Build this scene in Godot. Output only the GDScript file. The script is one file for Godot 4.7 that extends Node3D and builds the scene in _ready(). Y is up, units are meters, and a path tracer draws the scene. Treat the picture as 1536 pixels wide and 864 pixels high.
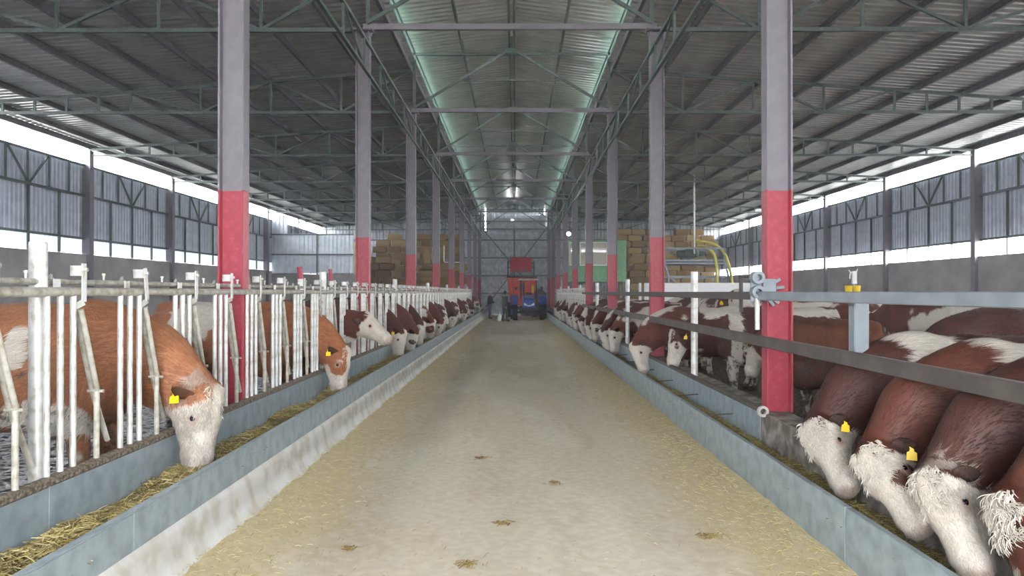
extends Node3D

# ---------------------------------------------------------------- helpers
var M := {}
var taken := {}
var rng := RandomNumberGenerator.new()


class Geo:
	var v := PackedVector3Array()
	var n := PackedVector3Array()
	var c := PackedColorArray()
	var i := PackedInt32Array()
	var col := Color.WHITE

	func quad(a: Vector3, b: Vector3, e: Vector3, d: Vector3, nr := Vector3.ZERO) -> void:
		var cr := (b - a).cross(e - a)
		if cr.length_squared() < 1e-16:
			cr = (e - a).cross(d - a)
		var flip := false
		if nr == Vector3.ZERO:
			nr = -cr.normalized()
		else:
			flip = cr.dot(nr) > 0.0
		var k := v.size()
		v.append_array([a, b, e, d])
		n.append_array([nr, nr, nr, nr])
		c.append_array([col, col, col, col])
		if flip:
			i.append_array([k, k + 2, k + 1, k, k + 3, k + 2])
		else:
			i.append_array([k, k + 1, k + 2, k, k + 2, k + 3])

	func tri(a: Vector3, b: Vector3, e: Vector3, nr := Vector3.ZERO) -> void:
		var cr := (b - a).cross(e - a)
		var flip := false
		if nr == Vector3.ZERO:
			nr = -cr.normalized()
		else:
			flip = cr.dot(nr) > 0.0
		var k := v.size()
		v.append_array([a, b, e])
		n.append_array([nr, nr, nr])
		c.append_array([col, col, col])
		i.append_array([k, k + 2, k + 1] if flip else [k, k + 1, k + 2])

	func hexa(p: Array) -> void:  # eight corners: 0-3 one end, 4-7 the other, same order
		var mid := Vector3.ZERO
		for q in p:
			mid += q
		mid /= 8.0
		for f in [[0, 1, 2, 3], [4, 5, 6, 7], [0, 1, 5, 4], [1, 2, 6, 5], [2, 3, 7, 6], [3, 0, 4, 7]]:
			var a: Vector3 = p[f[0]]
			var b: Vector3 = p[f[1]]
			var e: Vector3 = p[f[2]]
			var d: Vector3 = p[f[3]]
			var nr := (e - a).cross(d - b).normalized()
			if nr.dot((a + b + e + d) * 0.25 - mid) < 0.0:
				nr = -nr
			quad(a, b, e, d, nr)

	func box(at: Vector3, size: Vector3, basis := Basis()) -> void:
		var x := basis.x * size.x * 0.5
		var y := basis.y * size.y * 0.5
		var z := basis.z * size.z * 0.5
		hexa([at - x - y - z, at + x - y - z, at + x + y - z, at - x + y - z, at - x - y + z, at + x - y + z, at + x + y + z, at - x + y + z])

	# a box with its vertical and horizontal edges cut off
	func bevel_box(at: Vector3, size: Vector3, r: float, basis := Basis()) -> void:
		var hs := size * 0.5
		var inn := hs - Vector3(r, r, r)
		for ax in 3:
			var b := (ax + 1) % 3
			var e := (ax + 2) % 3
			for s in [-1.0, 1.0]:
				var q := []
				for k in [[-1, -1], [1, -1], [1, 1], [-1, 1]]:
					var p := Vector3.ZERO
					p[ax] = s * hs[ax]
					p[b] = k[0] * inn[b]
					p[e] = k[1] * inn[e]
					q.append(at + basis * p)
				var nn := Vector3.ZERO
				nn[ax] = s
				quad(q[0], q[1], q[2], q[3], basis * nn)
			for s in [-1.0, 1.0]:
				for t in [-1.0, 1.0]:
					var q := []
					for k in [[-1, 0], [1, 0], [1, 1], [-1, 1]]:
						var p := Vector3.ZERO
						p[ax] = k[0] * inn[ax]
						p[b] = s * (hs[b] if k[1] == 0 else inn[b])
						p[e] = t * (inn[e] if k[1] == 0 else hs[e])
						q.append(at + basis * p)
					var nn := Vector3.ZERO
					nn[b] = s
					nn[e] = t
					quad(q[0], q[1], q[2], q[3], basis * nn.normalized())
		for sx in [-1.0, 1.0]:
			for sy in [-1.0, 1.0]:
				for sz in [-1.0, 1.0]:
					var sg := Vector3(sx, sy, sz)
					var a := Vector3(hs.x, inn.y, inn.z) * sg
					var b := Vector3(inn.x, hs.y, inn.z) * sg
					var e := Vector3(inn.x, inn.y, hs.z) * sg
					tri(at + basis * a, at + basis * b, at + basis * e, basis * sg.normalized())

	func beam(a: Vector3, b: Vector3, w: float, h: float, up := Vector3.UP) -> void:
		var z := (b - a).normalized()
		if absf(z.dot(up)) > 0.97:
			up = Vector3.RIGHT
		var x := up.cross(z).normalized()
		var y := z.cross(x)
		box((a + b) * 0.5, Vector3(w, h, a.distance_to(b)), Basis(x, y, z))

	# swept round tube with smooth normals; radii one per point
	func tube(pts: Array, radii: Array, sides := 8, caps := true, flat := 1.0, side_hint := Vector3.ZERO) -> void:
		var k0 := v.size()
		var prev := side_hint
		for j in pts.size():
			var d: Vector3 = (pts[mini(j + 1, pts.size() - 1)] - pts[maxi(j - 1, 0)]).normalized()
			if prev == Vector3.ZERO:
				prev = d.cross(Vector3.UP if absf(d.y) < 0.9 else Vector3.RIGHT).normalized()
			var x := (prev - d * prev.dot(d)).normalized()
			prev = x
			var y := d.cross(x)
			for s in sides:
				var an := TAU * s / sides
				var off := x * cos(an) + y * sin(an) * flat
				v.append(pts[j] + off * radii[mini(j, radii.size() - 1)])
				n.append((x * cos(an) + y * sin(an) / maxf(flat, 0.05)).normalized())
				c.append(col)
		for j in pts.size() - 1:
			for s in sides:
				var a := k0 + j * sides + s
				var b := k0 + j * sides + (s + 1) % sides
				i.append_array([a, b + sides, b, a, a + sides, b + sides])
		if caps:
			for e in 2:
				var j: int = 0 if e == 0 else pts.size() - 1
				var d: Vector3 = (pts[0] - pts[1]).normalized() if e == 0 else (pts[j] - pts[j - 1]).normalized()
				var k := v.size()
				v.append(pts[j])
				n.append(d)
				c.append(col)
				for s in sides:
					v.append(v[k0 + j * sides + s])
					n.append(d)
					c.append(col)
				for s in sides:
					var a := k + 1 + s
					var b := k + 1 + (s + 1) % sides
					i.append_array([k, a, b] if e == 0 else [k, b, a])

	# profile [radius, height] turned about an axis through at
	func lathe(at: Vector3, prof: Array, sides := 20, basis := Basis()) -> void:
		for j in prof.size() - 1:
			var p: Vector2 = prof[j]
			var q: Vector2 = prof[j + 1]
			var t := (q - p).normalized()
			var nr2 := Vector2(t.y, -t.x)
			for s in sides:
				var a0 := TAU * s / sides
				var a1 := TAU * (s + 1) / sides
				var d0 := Vector3(cos(a0), 0, sin(a0))
				var d1 := Vector3(cos(a1), 0, sin(a1))
				var k := v.size()
				v.append_array([at + basis * (d0 * p.x + Vector3.UP * p.y), at + basis * (d1 * p.x + Vector3.UP * p.y), at + basis * (d1 * q.x + Vector3.UP * q.y), at + basis * (d0 * q.x + Vector3.UP * q.y)])
				var n0 := basis * (d0 * nr2.x + Vector3.UP * nr2.y)
				var n1 := basis * (d1 * nr2.x + Vector3.UP * nr2.y)
				n.append_array([n0, n1, n1, n0])
				c.append_array([col, col, col, col])
				i.append_array([k, k + 1, k + 2, k, k + 2, k + 3])

	# corrugated sheet: ribs run along u, repeat along w; nr is the side where the ribs stand proud
	func sheet(o: Vector3, u: Vector3, w: Vector3, nr: Vector3, pitch: float, depth: float) -> void:
		var wl := w.length()
		var wd := w / wl
		var cnt := maxi(1, roundi(wl / pitch))
		var p := wl / cnt
		for k in cnt:
			var xs := [0.0, 0.42, 0.56, 0.86, 1.0]
			var hs := [0.0, 0.0, 1.0, 1.0, 0.0]
			for j in 4:
				var a: Vector3 = o + wd * (k + xs[j]) * p + nr * depth * hs[j]
				var b: Vector3 = o + wd * (k + xs[j + 1]) * p + nr * depth * hs[j + 1]
				var fn := u.cross(b - a).normalized()
				if fn.dot(nr) < 0.0:
					fn = -fn
				quad(a, b, b + u, a + u, fn)

	func mesh() -> ArrayMesh:
		var arr := []
		arr.resize(Mesh.ARRAY_MAX)
		arr[Mesh.ARRAY_VERTEX] = v
		arr[Mesh.ARRAY_NORMAL] = n
		arr[Mesh.ARRAY_COLOR] = c
		arr[Mesh.ARRAY_INDEX] = i
		var m := ArrayMesh.new()
		m.add_surface_from_arrays(Mesh.PRIMITIVE_TRIANGLES, arr)
		return m


func numbered(called: String) -> String:
	var k: int = taken.get(called, 0)
	taken[called] = k + 1
	return called if k == 0 else "%s_%03d" % [called, k]


func put(called: String, mesh: Mesh, mat: Material, parent: Node = null, at := Transform3D()) -> MeshInstance3D:
	var o := MeshInstance3D.new()
	o.mesh = mesh
	o.material_override = mat
	o.transform = at
	if parent == null or parent == self:
		o.name = numbered(called)
		add_child(o)
	else:
		o.name = called
		parent.add_child(o, true)
	return o


func put_geo(called: String, g: Geo, mat: Material, parent: Node = null) -> MeshInstance3D:
	return put(called, g.mesh(), mat, parent)


func tag(o: Node, label: String, category := "", group := "", kind := "") -> Node:
	if label:
		o.set_meta("label", label)
	if category:
		o.set_meta("category", category)
	if group:
		o.set_meta("group", group)
	if kind:
		o.set_meta("kind", kind)
	return o


func thing(called: String, label: String, category: String, at := Vector3.ZERO, turn := 0.0, group := "") -> Node3D:
	var o := Node3D.new()
	o.name = numbered(called)
	add_child(o)
	o.position = at
	o.rotation.y = turn
	tag(o, label, category, group)
	return o


func structure(called: String, g: Geo, mat: Material, label := "") -> MeshInstance3D:
	var o := put_geo(called, g, mat)
	tag(o, label, "", "", "structure")
	return o


func srgb(r: int, g: int, b: int) -> Color:
	return Color(r / 255.0, g / 255.0, b / 255.0)


func lin(r: int, g: int, b: int) -> Color:
	return srgb(r, g, b).srgb_to_linear()


func noise_tex(seed_: int, freq: float, ramp: Array, size := 512, octaves := 4, type := FastNoiseLite.TYPE_SIMPLEX_SMOOTH) -> NoiseTexture2D:
	var f := FastNoiseLite.new()
	f.seed = seed_
	f.noise_type = type
	f.frequency = freq
	f.fractal_octaves = octaves
	var t := NoiseTexture2D.new()
	t.width = size
	t.height = size
	t.seamless = true
	t.noise = f
	if ramp:
		var gr := Gradient.new()
		var offs := PackedFloat32Array()
		var cols := PackedColorArray()
		for r in ramp:
			offs.append(r[0])
			cols.append(r[1])
		gr.offsets = offs
		gr.colors = cols
		t.color_ramp = gr
	return t


func plain(c: Color, rough := 0.6, metal := 0.0) -> StandardMaterial3D:
	var m := StandardMaterial3D.new()
	m.albedo_color = c
	m.roughness = rough
	m.metallic = metal
	return m


# two-tone material with noise of a given tile size in metres
func mottled(ramp: Array, tile: float, freq: float, rough := 0.7, metal := 0.0, seed_ := 1, bump := 0.0, vertex := false) -> StandardMaterial3D:
	var m := plain(Color.WHITE, rough, metal)
	m.albedo_texture = noise_tex(seed_, freq, ramp)
	m.uv1_triplanar = true
	m.uv1_world_triplanar = true
	m.uv1_scale = Vector3.ONE / tile
	m.vertex_color_use_as_albedo = vertex
	if bump > 0.0:
		m.heightmap_enabled = true
		m.heightmap_texture = noise_tex(seed_ + 50, freq * 1.5, [])
		m.heightmap_scale = bump
	return m


# ---------------------------------------------------------------- bodies: distance field of tapered capsules, meshed as surface nets
# bones: rows of [ax, ay, az, ra, bx, by, bz, rb, blend, side squash]
func nets(bones: Array, lo: Vector3, hi: Vector3, h: float) -> Dictionary:
	var nx := int(ceil((hi.x - lo.x) / h)) + 1
	var ny := int(ceil((hi.y - lo.y) / h)) + 1
	var nz := int(ceil((hi.z - lo.z) / h)) + 1
	var sy := nx
	var sz := nx * ny
	var fld := PackedFloat32Array()
	fld.resize(nx * ny * nz)
	fld.fill(1.0)
	for b in bones:
		var ax: float = b[0]
		var ay: float = b[1]
		var az: float = b[2]
		var ra: float = b[3]
		var bx: float = b[4] - ax
		var by: float = b[5] - ay
		var k: float = b[8]
		var sq: float = b[9]
		var bz: float = (b[6] - az) * sq
		var rb: float = b[7] - ra
		var bb := maxf(bx * bx + by * by + bz * bz, 1e-9)
		var mr: float = maxf(ra, b[7]) + k + 2.0 * h
		var mz := mr / sq
		var x0 := clampi(int((minf(ax, b[4]) - mr - lo.x) / h), 0, nx - 1)
		var x1 := clampi(int((maxf(ax, b[4]) + mr - lo.x) / h) + 1, 0, nx - 1)
		var y0 := clampi(int((minf(ay, b[5]) - mr - lo.y) / h), 0, ny - 1)
		var y1 := clampi(int((maxf(ay, b[5]) + mr - lo.y) / h) + 1, 0, ny - 1)
		var z0 := clampi(int((minf(az, b[6]) - mz - lo.z) / h), 0, nz - 1)
		var z1 := clampi(int((maxf(az, b[6]) + mz - lo.z) / h) + 1, 0, nz - 1)
		for iz in range(z0, z1 + 1):
			var pz := (lo.z + iz * h - az) * sq
			for iy in range(y0, y1 + 1):
				var py := lo.y + iy * h - ay
				var at := iz * sz + iy * sy
				var pp := py * by + pz * bz
				for ix in range(x0, x1 + 1):
					var px := lo.x + ix * h - ax
					var t := clampf((px * bx + pp) / bb, 0.0, 1.0)
					var qx := px - bx * t
					var qy := py - by * t
					var qz := pz - bz * t
					var d := sqrt(qx * qx + qy * qy + qz * qz) - ra - rb * t
					var f := fld[at + ix]
					var m := k - absf(f - d)
					if m > 0.0:
						fld[at + ix] = minf(f, d) - m * m / (4.0 * k)
					elif d < f:
						fld[at + ix] = d
	var v := PackedVector3Array()
	var nn := PackedVector3Array()
	var idx := PackedInt32Array()
	var cell := PackedInt32Array()
	cell.resize(nx * ny * nz)
	cell.fill(-1)
	for iz in nz - 1:
		for iy in ny - 1:
			var at := iz * sz + iy * sy
			for ix in nx - 1:
				var o := at + ix
				var f0 := fld[o]
				if absf(f0) > 3.0 * h:
					continue
				var f1 := fld[o + 1]
				var f2 := fld[o + sy]
				var f3 := fld[o + sy + 1]
				var f4 := fld[o + sz]
				var f5 := fld[o + sz + 1]
				var f6 := fld[o + sz + sy]
				var f7 := fld[o + sz + sy + 1]
				var s := int(f0 < 0) + int(f1 < 0) + int(f2 < 0) + int(f3 < 0) + int(f4 < 0) + int(f5 < 0) + int(f6 < 0) + int(f7 < 0)
				if s == 0 or s == 8:
					continue
				var p := Vector3.ZERO
				var cnt := 0
				if (f0 < 0) != (f1 < 0): p += Vector3(f0 / (f0 - f1), 0, 0); cnt += 1
				if (f2 < 0) != (f3 < 0): p += Vector3(f2 / (f2 - f3), 1, 0); cnt += 1
				if (f4 < 0) != (f5 < 0): p += Vector3(f4 / (f4 - f5), 0, 1); cnt += 1
				if (f6 < 0) != (f7 < 0): p += Vector3(f6 / (f6 - f7), 1, 1); cnt += 1
				if (f0 < 0) != (f2 < 0): p += Vector3(0, f0 / (f0 - f2), 0); cnt += 1
				if (f1 < 0) != (f3 < 0): p += Vector3(1, f1 / (f1 - f3), 0); cnt += 1
				if (f4 < 0) != (f6 < 0): p += Vector3(0, f4 / (f4 - f6), 1); cnt += 1
				if (f5 < 0) != (f7 < 0): p += Vector3(1, f5 / (f5 - f7), 1); cnt += 1
				if (f0 < 0) != (f4 < 0): p += Vector3(0, 0, f0 / (f0 - f4)); cnt += 1
				if (f1 < 0) != (f5 < 0): p += Vector3(1, 0, f1 / (f1 - f5)); cnt += 1
				if (f2 < 0) != (f6 < 0): p += Vector3(0, 1, f2 / (f2 - f6)); cnt += 1
				if (f3 < 0) != (f7 < 0): p += Vector3(1, 1, f3 / (f3 - f7)); cnt += 1
				cell[o] = v.size()
				v.append(lo + (Vector3(ix, iy, iz) + p / cnt) * h)
				nn.append(Vector3(f1 + f3 + f5 + f7 - f0 - f2 - f4 - f6, f2 + f3 + f6 + f7 - f0 - f1 - f4 - f5, f4 + f5 + f6 + f7 - f0 - f1 - f2 - f3).normalized())
	for iz in range(1, nz - 1):
		for iy in range(1, ny - 1):
			var at := iz * sz + iy * sy
			for ix in range(1, nx - 1):
				var o := at + ix
				if cell[o] < 0:
					continue
				var f0 := fld[o]
				var in0 := f0 < 0
				if in0 != (fld[o + 1] < 0):
					_net_quad(idx, cell[o], cell[o - sy], cell[o - sy - sz], cell[o - sz], in0)
				if in0 != (fld[o + sy] < 0):
					_net_quad(idx, cell[o], cell[o - sz], cell[o - sz - 1], cell[o - 1], in0)
				if in0 != (fld[o + sz] < 0):
					_net_quad(idx, cell[o], cell[o - 1], cell[o - 1 - sy], cell[o - sy], in0)
	return {"v": v, "n": nn, "i": idx}


func _net_quad(idx: PackedInt32Array, a: int, b: int, c: int, d: int, flip: bool) -> void:
	if a < 0 or b < 0 or c < 0 or d < 0:
		return
	if flip:
		idx.append_array([a, c, b, a, d, c])
	else:
		idx.append_array([a, b, c, a, c, d])


# keep only the triangles on one side of a plane (sign +1: beyond, -1: before)
func clip_side(m: Dictionary, at: Vector3, nr: Vector3, sg: float) -> Dictionary:
	var v: PackedVector3Array = m.v
	var n: PackedVector3Array = m.n
	var i: PackedInt32Array = m.i
	var v2 := PackedVector3Array()
	var n2 := PackedVector3Array()
	var i2 := PackedInt32Array()
	var remap := PackedInt32Array()
	remap.resize(v.size())
	remap.fill(-1)
	for t in range(0, i.size(), 3):
		var mid := (v[i[t]] + v[i[t + 1]] + v[i[t + 2]]) / 3.0
		if (mid - at).dot(nr) * sg < 0.0:
			continue
		for k in 3:
			var q := i[t + k]
			if remap[q] < 0:
				remap[q] = v2.size()
				v2.append(v[q])
				n2.append(n[q])
			i2.append(remap[q])
	return {"v": v2, "n": n2, "i": i2}


func subdivide(m: Dictionary) -> Dictionary:
	var v: PackedVector3Array = m.v.duplicate()
	var n: PackedVector3Array = m.n.duplicate()
	var i: PackedInt32Array = m.i
	var i2 := PackedInt32Array()
	var mids := {}
	for t in range(0, i.size(), 3):
		var e := [0, 0, 0]
		for k in 3:
			var a := i[t + k]
			var b := i[t + (k + 1) % 3]
			var key := mini(a, b) * 1000000 + maxi(a, b)
			if not mids.has(key):
				mids[key] = v.size()
				# lifted a little along the mean normal so that the finer mesh stays round
				var nm := (n[a] + n[b]).normalized()
				var pm := (v[a] + v[b]) * 0.5
				var bow := ((v[a] - pm).dot(n[a]) + (v[b] - pm).dot(n[b])) * 0.22
				v.append(pm + nm * bow)
				n.append(nm)
			e[k] = mids[key]
		i2.append_array([i[t], e[0], e[2], e[0], i[t + 1], e[1], e[2], e[1], i[t + 2], e[0], e[1], e[2]])
	return {"v": v, "n": n, "i": i2}


# ---------------------------------------------------------------- cattle
const POLL := Vector3(1.22, 1.42, 0)
const HEAD_DIR := Vector3(0.77, -0.638, 0)
const HEAD_UP := Vector3(0.638, 0.77, 0)
const NECK_BASE := Vector3(0.50, 1.08, 0)
const NECK_MID := Vector3(0.84, 1.20, 0)
const HEAD_JOINT := Vector3(1.18, 1.32, 0)
const NECK_DIR := Vector3(0.93, 0.36, 0)
var cow_body := {}
var cow_head := {}
var cow_body_fine := {}
var cow_head_fine := {}
var n_patch := FastNoiseLite.new()
var n_edge := FastNoiseLite.new()
var n_speck := FastNoiseLite.new()


func hp(a: float, b: float, z: float) -> Vector3:
	return POLL + (HEAD_DIR * a * HEAD_SHORT + HEAD_UP * b + Vector3(0, 0, z)) * HEAD_SIZE


const HEAD_SIZE := 1.12
const HEAD_SHORT := 0.88


func make_cow_base() -> void:
	n_patch.seed = 11
	n_patch.frequency = 1.1
	n_patch.fractal_octaves = 2
	n_edge.seed = 23
	n_edge.frequency = 7.0
	n_edge.fractal_octaves = 3
	n_speck.seed = 37
	n_speck.frequency = 26.0
	n_speck.fractal_octaves = 3
	var b := []
	var add := func(p: Vector3, ra: float, q: Vector3, rb: float, k: float, sq: float):
		b.append([p.x, p.y, p.z, ra, q.x, q.y, q.z, rb, k, sq])
	var both := func(p: Vector3, ra: float, q: Vector3, rb: float, k: float, sq: float):
		b.append([p.x, p.y, p.z, ra, q.x, q.y, q.z, rb, k, sq])
		b.append([p.x, p.y, -p.z, ra, q.x, q.y, -q.z, rb, k, sq])
	# trunk
	add.call(Vector3(0.34, 0.98, 0), 0.355, Vector3(-0.30, 0.97, 0), 0.375, 0.10, 1.04)
	add.call(Vector3(-0.30, 0.95, 0), 0.37, Vector3(-0.66, 1.03, 0), 0.30, 0.10, 1.08)
	add.call(Vector3(0.42, 1.14, 0), 0.22, Vector3(0.05, 1.16, 0), 0.22, 0.10, 1.1)
	add.call(Vector3(0.05, 1.16, 0), 0.215, Vector3(-0.75, 1.175, 0), 0.215, 0.10, 0.95)
	add.call(Vector3(-0.62, 1.06, 0), 0.30, Vector3(-0.90, 1.04, 0), 0.25, 0.10, 0.95)
	both.call(Vector3(-0.60, 1.25, 0.20), 0.075, Vector3(-0.62, 1.22, 0.22), 0.075, 0.10, 1.0)
	both.call(Vector3(-1.02, 1.17, 0.12), 0.07, Vector3(-0.98, 1.12, 0.12), 0.08, 0.10, 1.0)
	add.call(Vector3(-1.00, 1.33, 0), 0.06, Vector3(-0.86, 1.34, 0), 0.07, 0.08, 1.0)
	add.call(Vector3(0.52, 0.80, 0), 0.20, Vector3(0.22, 0.68, 0), 0.17, 0.10, 0.95)
	add.call(Vector3(0.20, 0.74, 0), 0.23, Vector3(-0.50, 0.82, 0), 0.21, 0.10, 0.95)
	both.call(Vector3(0.40, 1.12, 0.14), 0.17, Vector3(0.56, 0.80, 0.17), 0.12, 0.10, 1.0)
	both.call(Vector3(0.54, 0.84, 0.17), 0.12, Vector3(0.40, 0.72, 0.19), 0.115, 0.08, 1.0)
	# front legs
	both.call(Vector3(0.40, 0.74, 0.19), 0.105, Vector3(0.43, 0.44, 0.18), 0.062, 0.06, 1.0)
	both.call(Vector3(0.43, 0.45, 0.18), 0.062, Vector3(0.42, 0.36, 0.18), 0.05, 0.04, 1.0)
	both.call(Vector3(0.42, 0.37, 0.18), 0.048, Vector3(0.41, 0.14, 0.18), 0.040, 0.03, 1.0)
	both.call(Vector3(0.41, 0.14, 0.18), 0.048, Vector3(0.45, 0.06, 0.18), 0.046, 0.03, 1.0)
	both.call(Vector3(0.46, 0.045, 0.18), 0.052, Vector3(0.49, 0.035, 0.18), 0.040, 0.02, 1.0)
	# hind legs
	both.call(Vector3(-0.82, 1.02, 0.15), 0.20, Vector3(-0.60, 0.74, 0.19), 0.135, 0.10, 1.1)
	both.call(Vector3(-0.84, 0.96, 0.15), 0.19, Vector3(-0.82, 0.70, 0.18), 0.12, 0.10, 1.15)
	both.call(Vector3(-0.68, 0.76, 0.19), 0.13, Vector3(-0.92, 0.47, 0.17), 0.062, 0.07, 1.1)
	both.call(Vector3(-0.95, 0.52, 0.17), 0.042, Vector3(-0.91, 0.44, 0.17), 0.055, 0.04, 1.0)
	both.call(Vector3(-0.91, 0.44, 0.17), 0.055, Vector3(-0.87, 0.15, 0.17), 0.042, 0.03, 1.0)
	both.call(Vector3(-0.87, 0.15, 0.17), 0.048, Vector3(-0.83, 0.06, 0.17), 0.047, 0.03, 1.0)
	both.call(Vector3(-0.82, 0.045, 0.17), 0.054, Vector3(-0.79, 0.035, 0.17), 0.042, 0.02, 1.0)
	# tail
	add.call(Vector3(-1.01, 1.33, 0), 0.045, Vector3(-1.13, 1.14, 0), 0.030, 0.04, 1.0)
	add.call(Vector3(-1.13, 1.14, 0), 0.030, Vector3(-1.14, 0.74, 0.02), 0.026, 0.02, 1.0)
	add.call(Vector3(-1.14, 0.76, 0.02), 0.034, Vector3(-1.13, 0.46, 0.03), 0.030, 0.02, 1.0)
	# neck and dewlap
	var neck := [
		[0.40, 1.06, 0, 0.29, 0.78, 1.15, 0, 0.22, 0.10, 1.15], [0.74, 1.16, 0, 0.22, 1.16, 1.29, 0, 0.155, 0.08, 1.2],
		[0.40, 1.22, 0, 0.17, 1.14, 1.37, 0, 0.10, 0.08, 1.1], [0.56, 0.80, 0, 0.12, 1.08, 1.12, 0, 0.085, 0.08, 1.5],
	]
	b.append_array(neck)
	var head := []
	var hb := func(p: Vector3, ra: float, q: Vector3, rb: float, k: float, sq: float):
		ra *= HEAD_SIZE
		rb *= HEAD_SIZE
		head.append([p.x, p.y, p.z, ra, q.x, q.y, q.z, rb, k, sq])
		if p.z != 0.0:
			head.append([p.x, p.y, -p.z, ra, q.x, q.y, -q.z, rb, k, sq])
	hb.call(hp(0.03, -0.07, 0), 0.105, hp(0.17, -0.07, 0), 0.098, 0.04, 0.78)
	hb.call(hp(-0.01, -0.01, 0), 0.055, hp(0.03, 0.0, 0), 0.05, 0.05, 0.8)
	hb.call(hp(0.15, -0.056, 0), 0.084, hp(0.40, -0.062, 0), 0.063, 0.04, 0.76)
	hb.call(hp(0.41, -0.075, 0), 0.070, hp(0.465, -0.082, 0), 0.062, 0.03, 0.70)
	hb.call(hp(0.10, -0.165, 0), 0.075, hp(0.40, -0.125, 0), 0.044, 0.04, 0.80)
	hb.call(hp(0.10, -0.13, 0.055), 0.066, hp(0.20, -0.12, 0.05), 0.045, 0.04, 1.0)
	hb.call(hp(0.125, -0.024, 0.098), 0.030, hp(0.19, -0.034, 0.098), 0.024, 0.03, 1.0)
	hb.call(hp(0.20, -0.075, 0.085), 0.018, hp(0.30, -0.08, 0.06), 0.016, 0.03, 1.0)
	hb.call(hp(0.478, -0.052, 0.043), 0.024, hp(0.495, -0.07, 0.05), 0.018, 0.02, 1.0)
	hb.call(hp(0.40, -0.145, 0), 0.036, hp(0.455, -0.140, 0), 0.032, 0.025, 0.75)
	hb.call(hp(0.47, -0.05, 0), 0.03, hp(0.49, -0.09, 0), 0.03, 0.03, 0.6)
	var whole := b.duplicate()
	whole.append_array(head)
	var cut := Vector3(1.08, 1.27, 0)
	cow_body = clip_side(nets(whole, Vector3(-1.26, -0.06, -0.5), Vector3(1.34, 1.56, 0.5), 0.027), cut + NECK_DIR * 0.035, NECK_DIR, -1.0)
	var front := neck.duplicate()
	front.append_array(head)
	cow_head = clip_side(nets(front, Vector3(0.94, 0.86, -0.26), Vector3(1.80, 1.58, 0.26), 0.0105), cut, NECK_DIR, 1.0)
	cow_body_fine = subdivide(cow_body)
	cow_head_fine = cow_head


# turns a point of the standing cow into the posed one
func pose_point(p: Vector3, w: Array) -> Vector3:
	var u := (p - NECK_BASE).dot(NECK_DIR)
	if u < -0.24:
		return p
	var w3 := smoothstep(0.58, 0.80, u)
	var w2 := smoothstep(0.10, 0.58, u)
	var w1 := smoothstep(-0.24, 0.32, u)
	if w3 > 0.0:
		p = HEAD_JOINT + Basis(Vector3.UP, w[5] * w3) * (Basis(Vector3.BACK, w[2] * w3) * (p - HEAD_JOINT))
	if w2 > 0.0:
		p = NECK_MID + Basis(Vector3.UP, w[4] * w2) * (Basis(Vector3.BACK, w[1] * w2) * (p - NECK_MID))
	return NECK_BASE + Basis(Vector3.UP, w[3] * w1) * (Basis(Vector3.BACK, w[0] * w1) * (p - NECK_BASE))


func pose_turn(p: Vector3, w: Array) -> Basis:
	var u := (p - NECK_BASE).dot(NECK_DIR)
	if u < -0.24:
		return Basis()
	var w3 := smoothstep(0.58, 0.80, u)
	var w2 := smoothstep(0.10, 0.58, u)
	var w1 := smoothstep(-0.24, 0.32, u)
	return Basis(Vector3.UP, w[3] * w1) * Basis(Vector3.BACK, w[0] * w1) * Basis(Vector3.UP, w[4] * w2) * Basis(Vector3.BACK, w[1] * w2) * Basis(Vector3.UP, w[5] * w3) * Basis(Vector3.BACK, w[2] * w3)


const HIDE_WHITE := Color(0.53, 0.485, 0.42)
const MUCK := Color(0.085, 0.066, 0.045)


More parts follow.
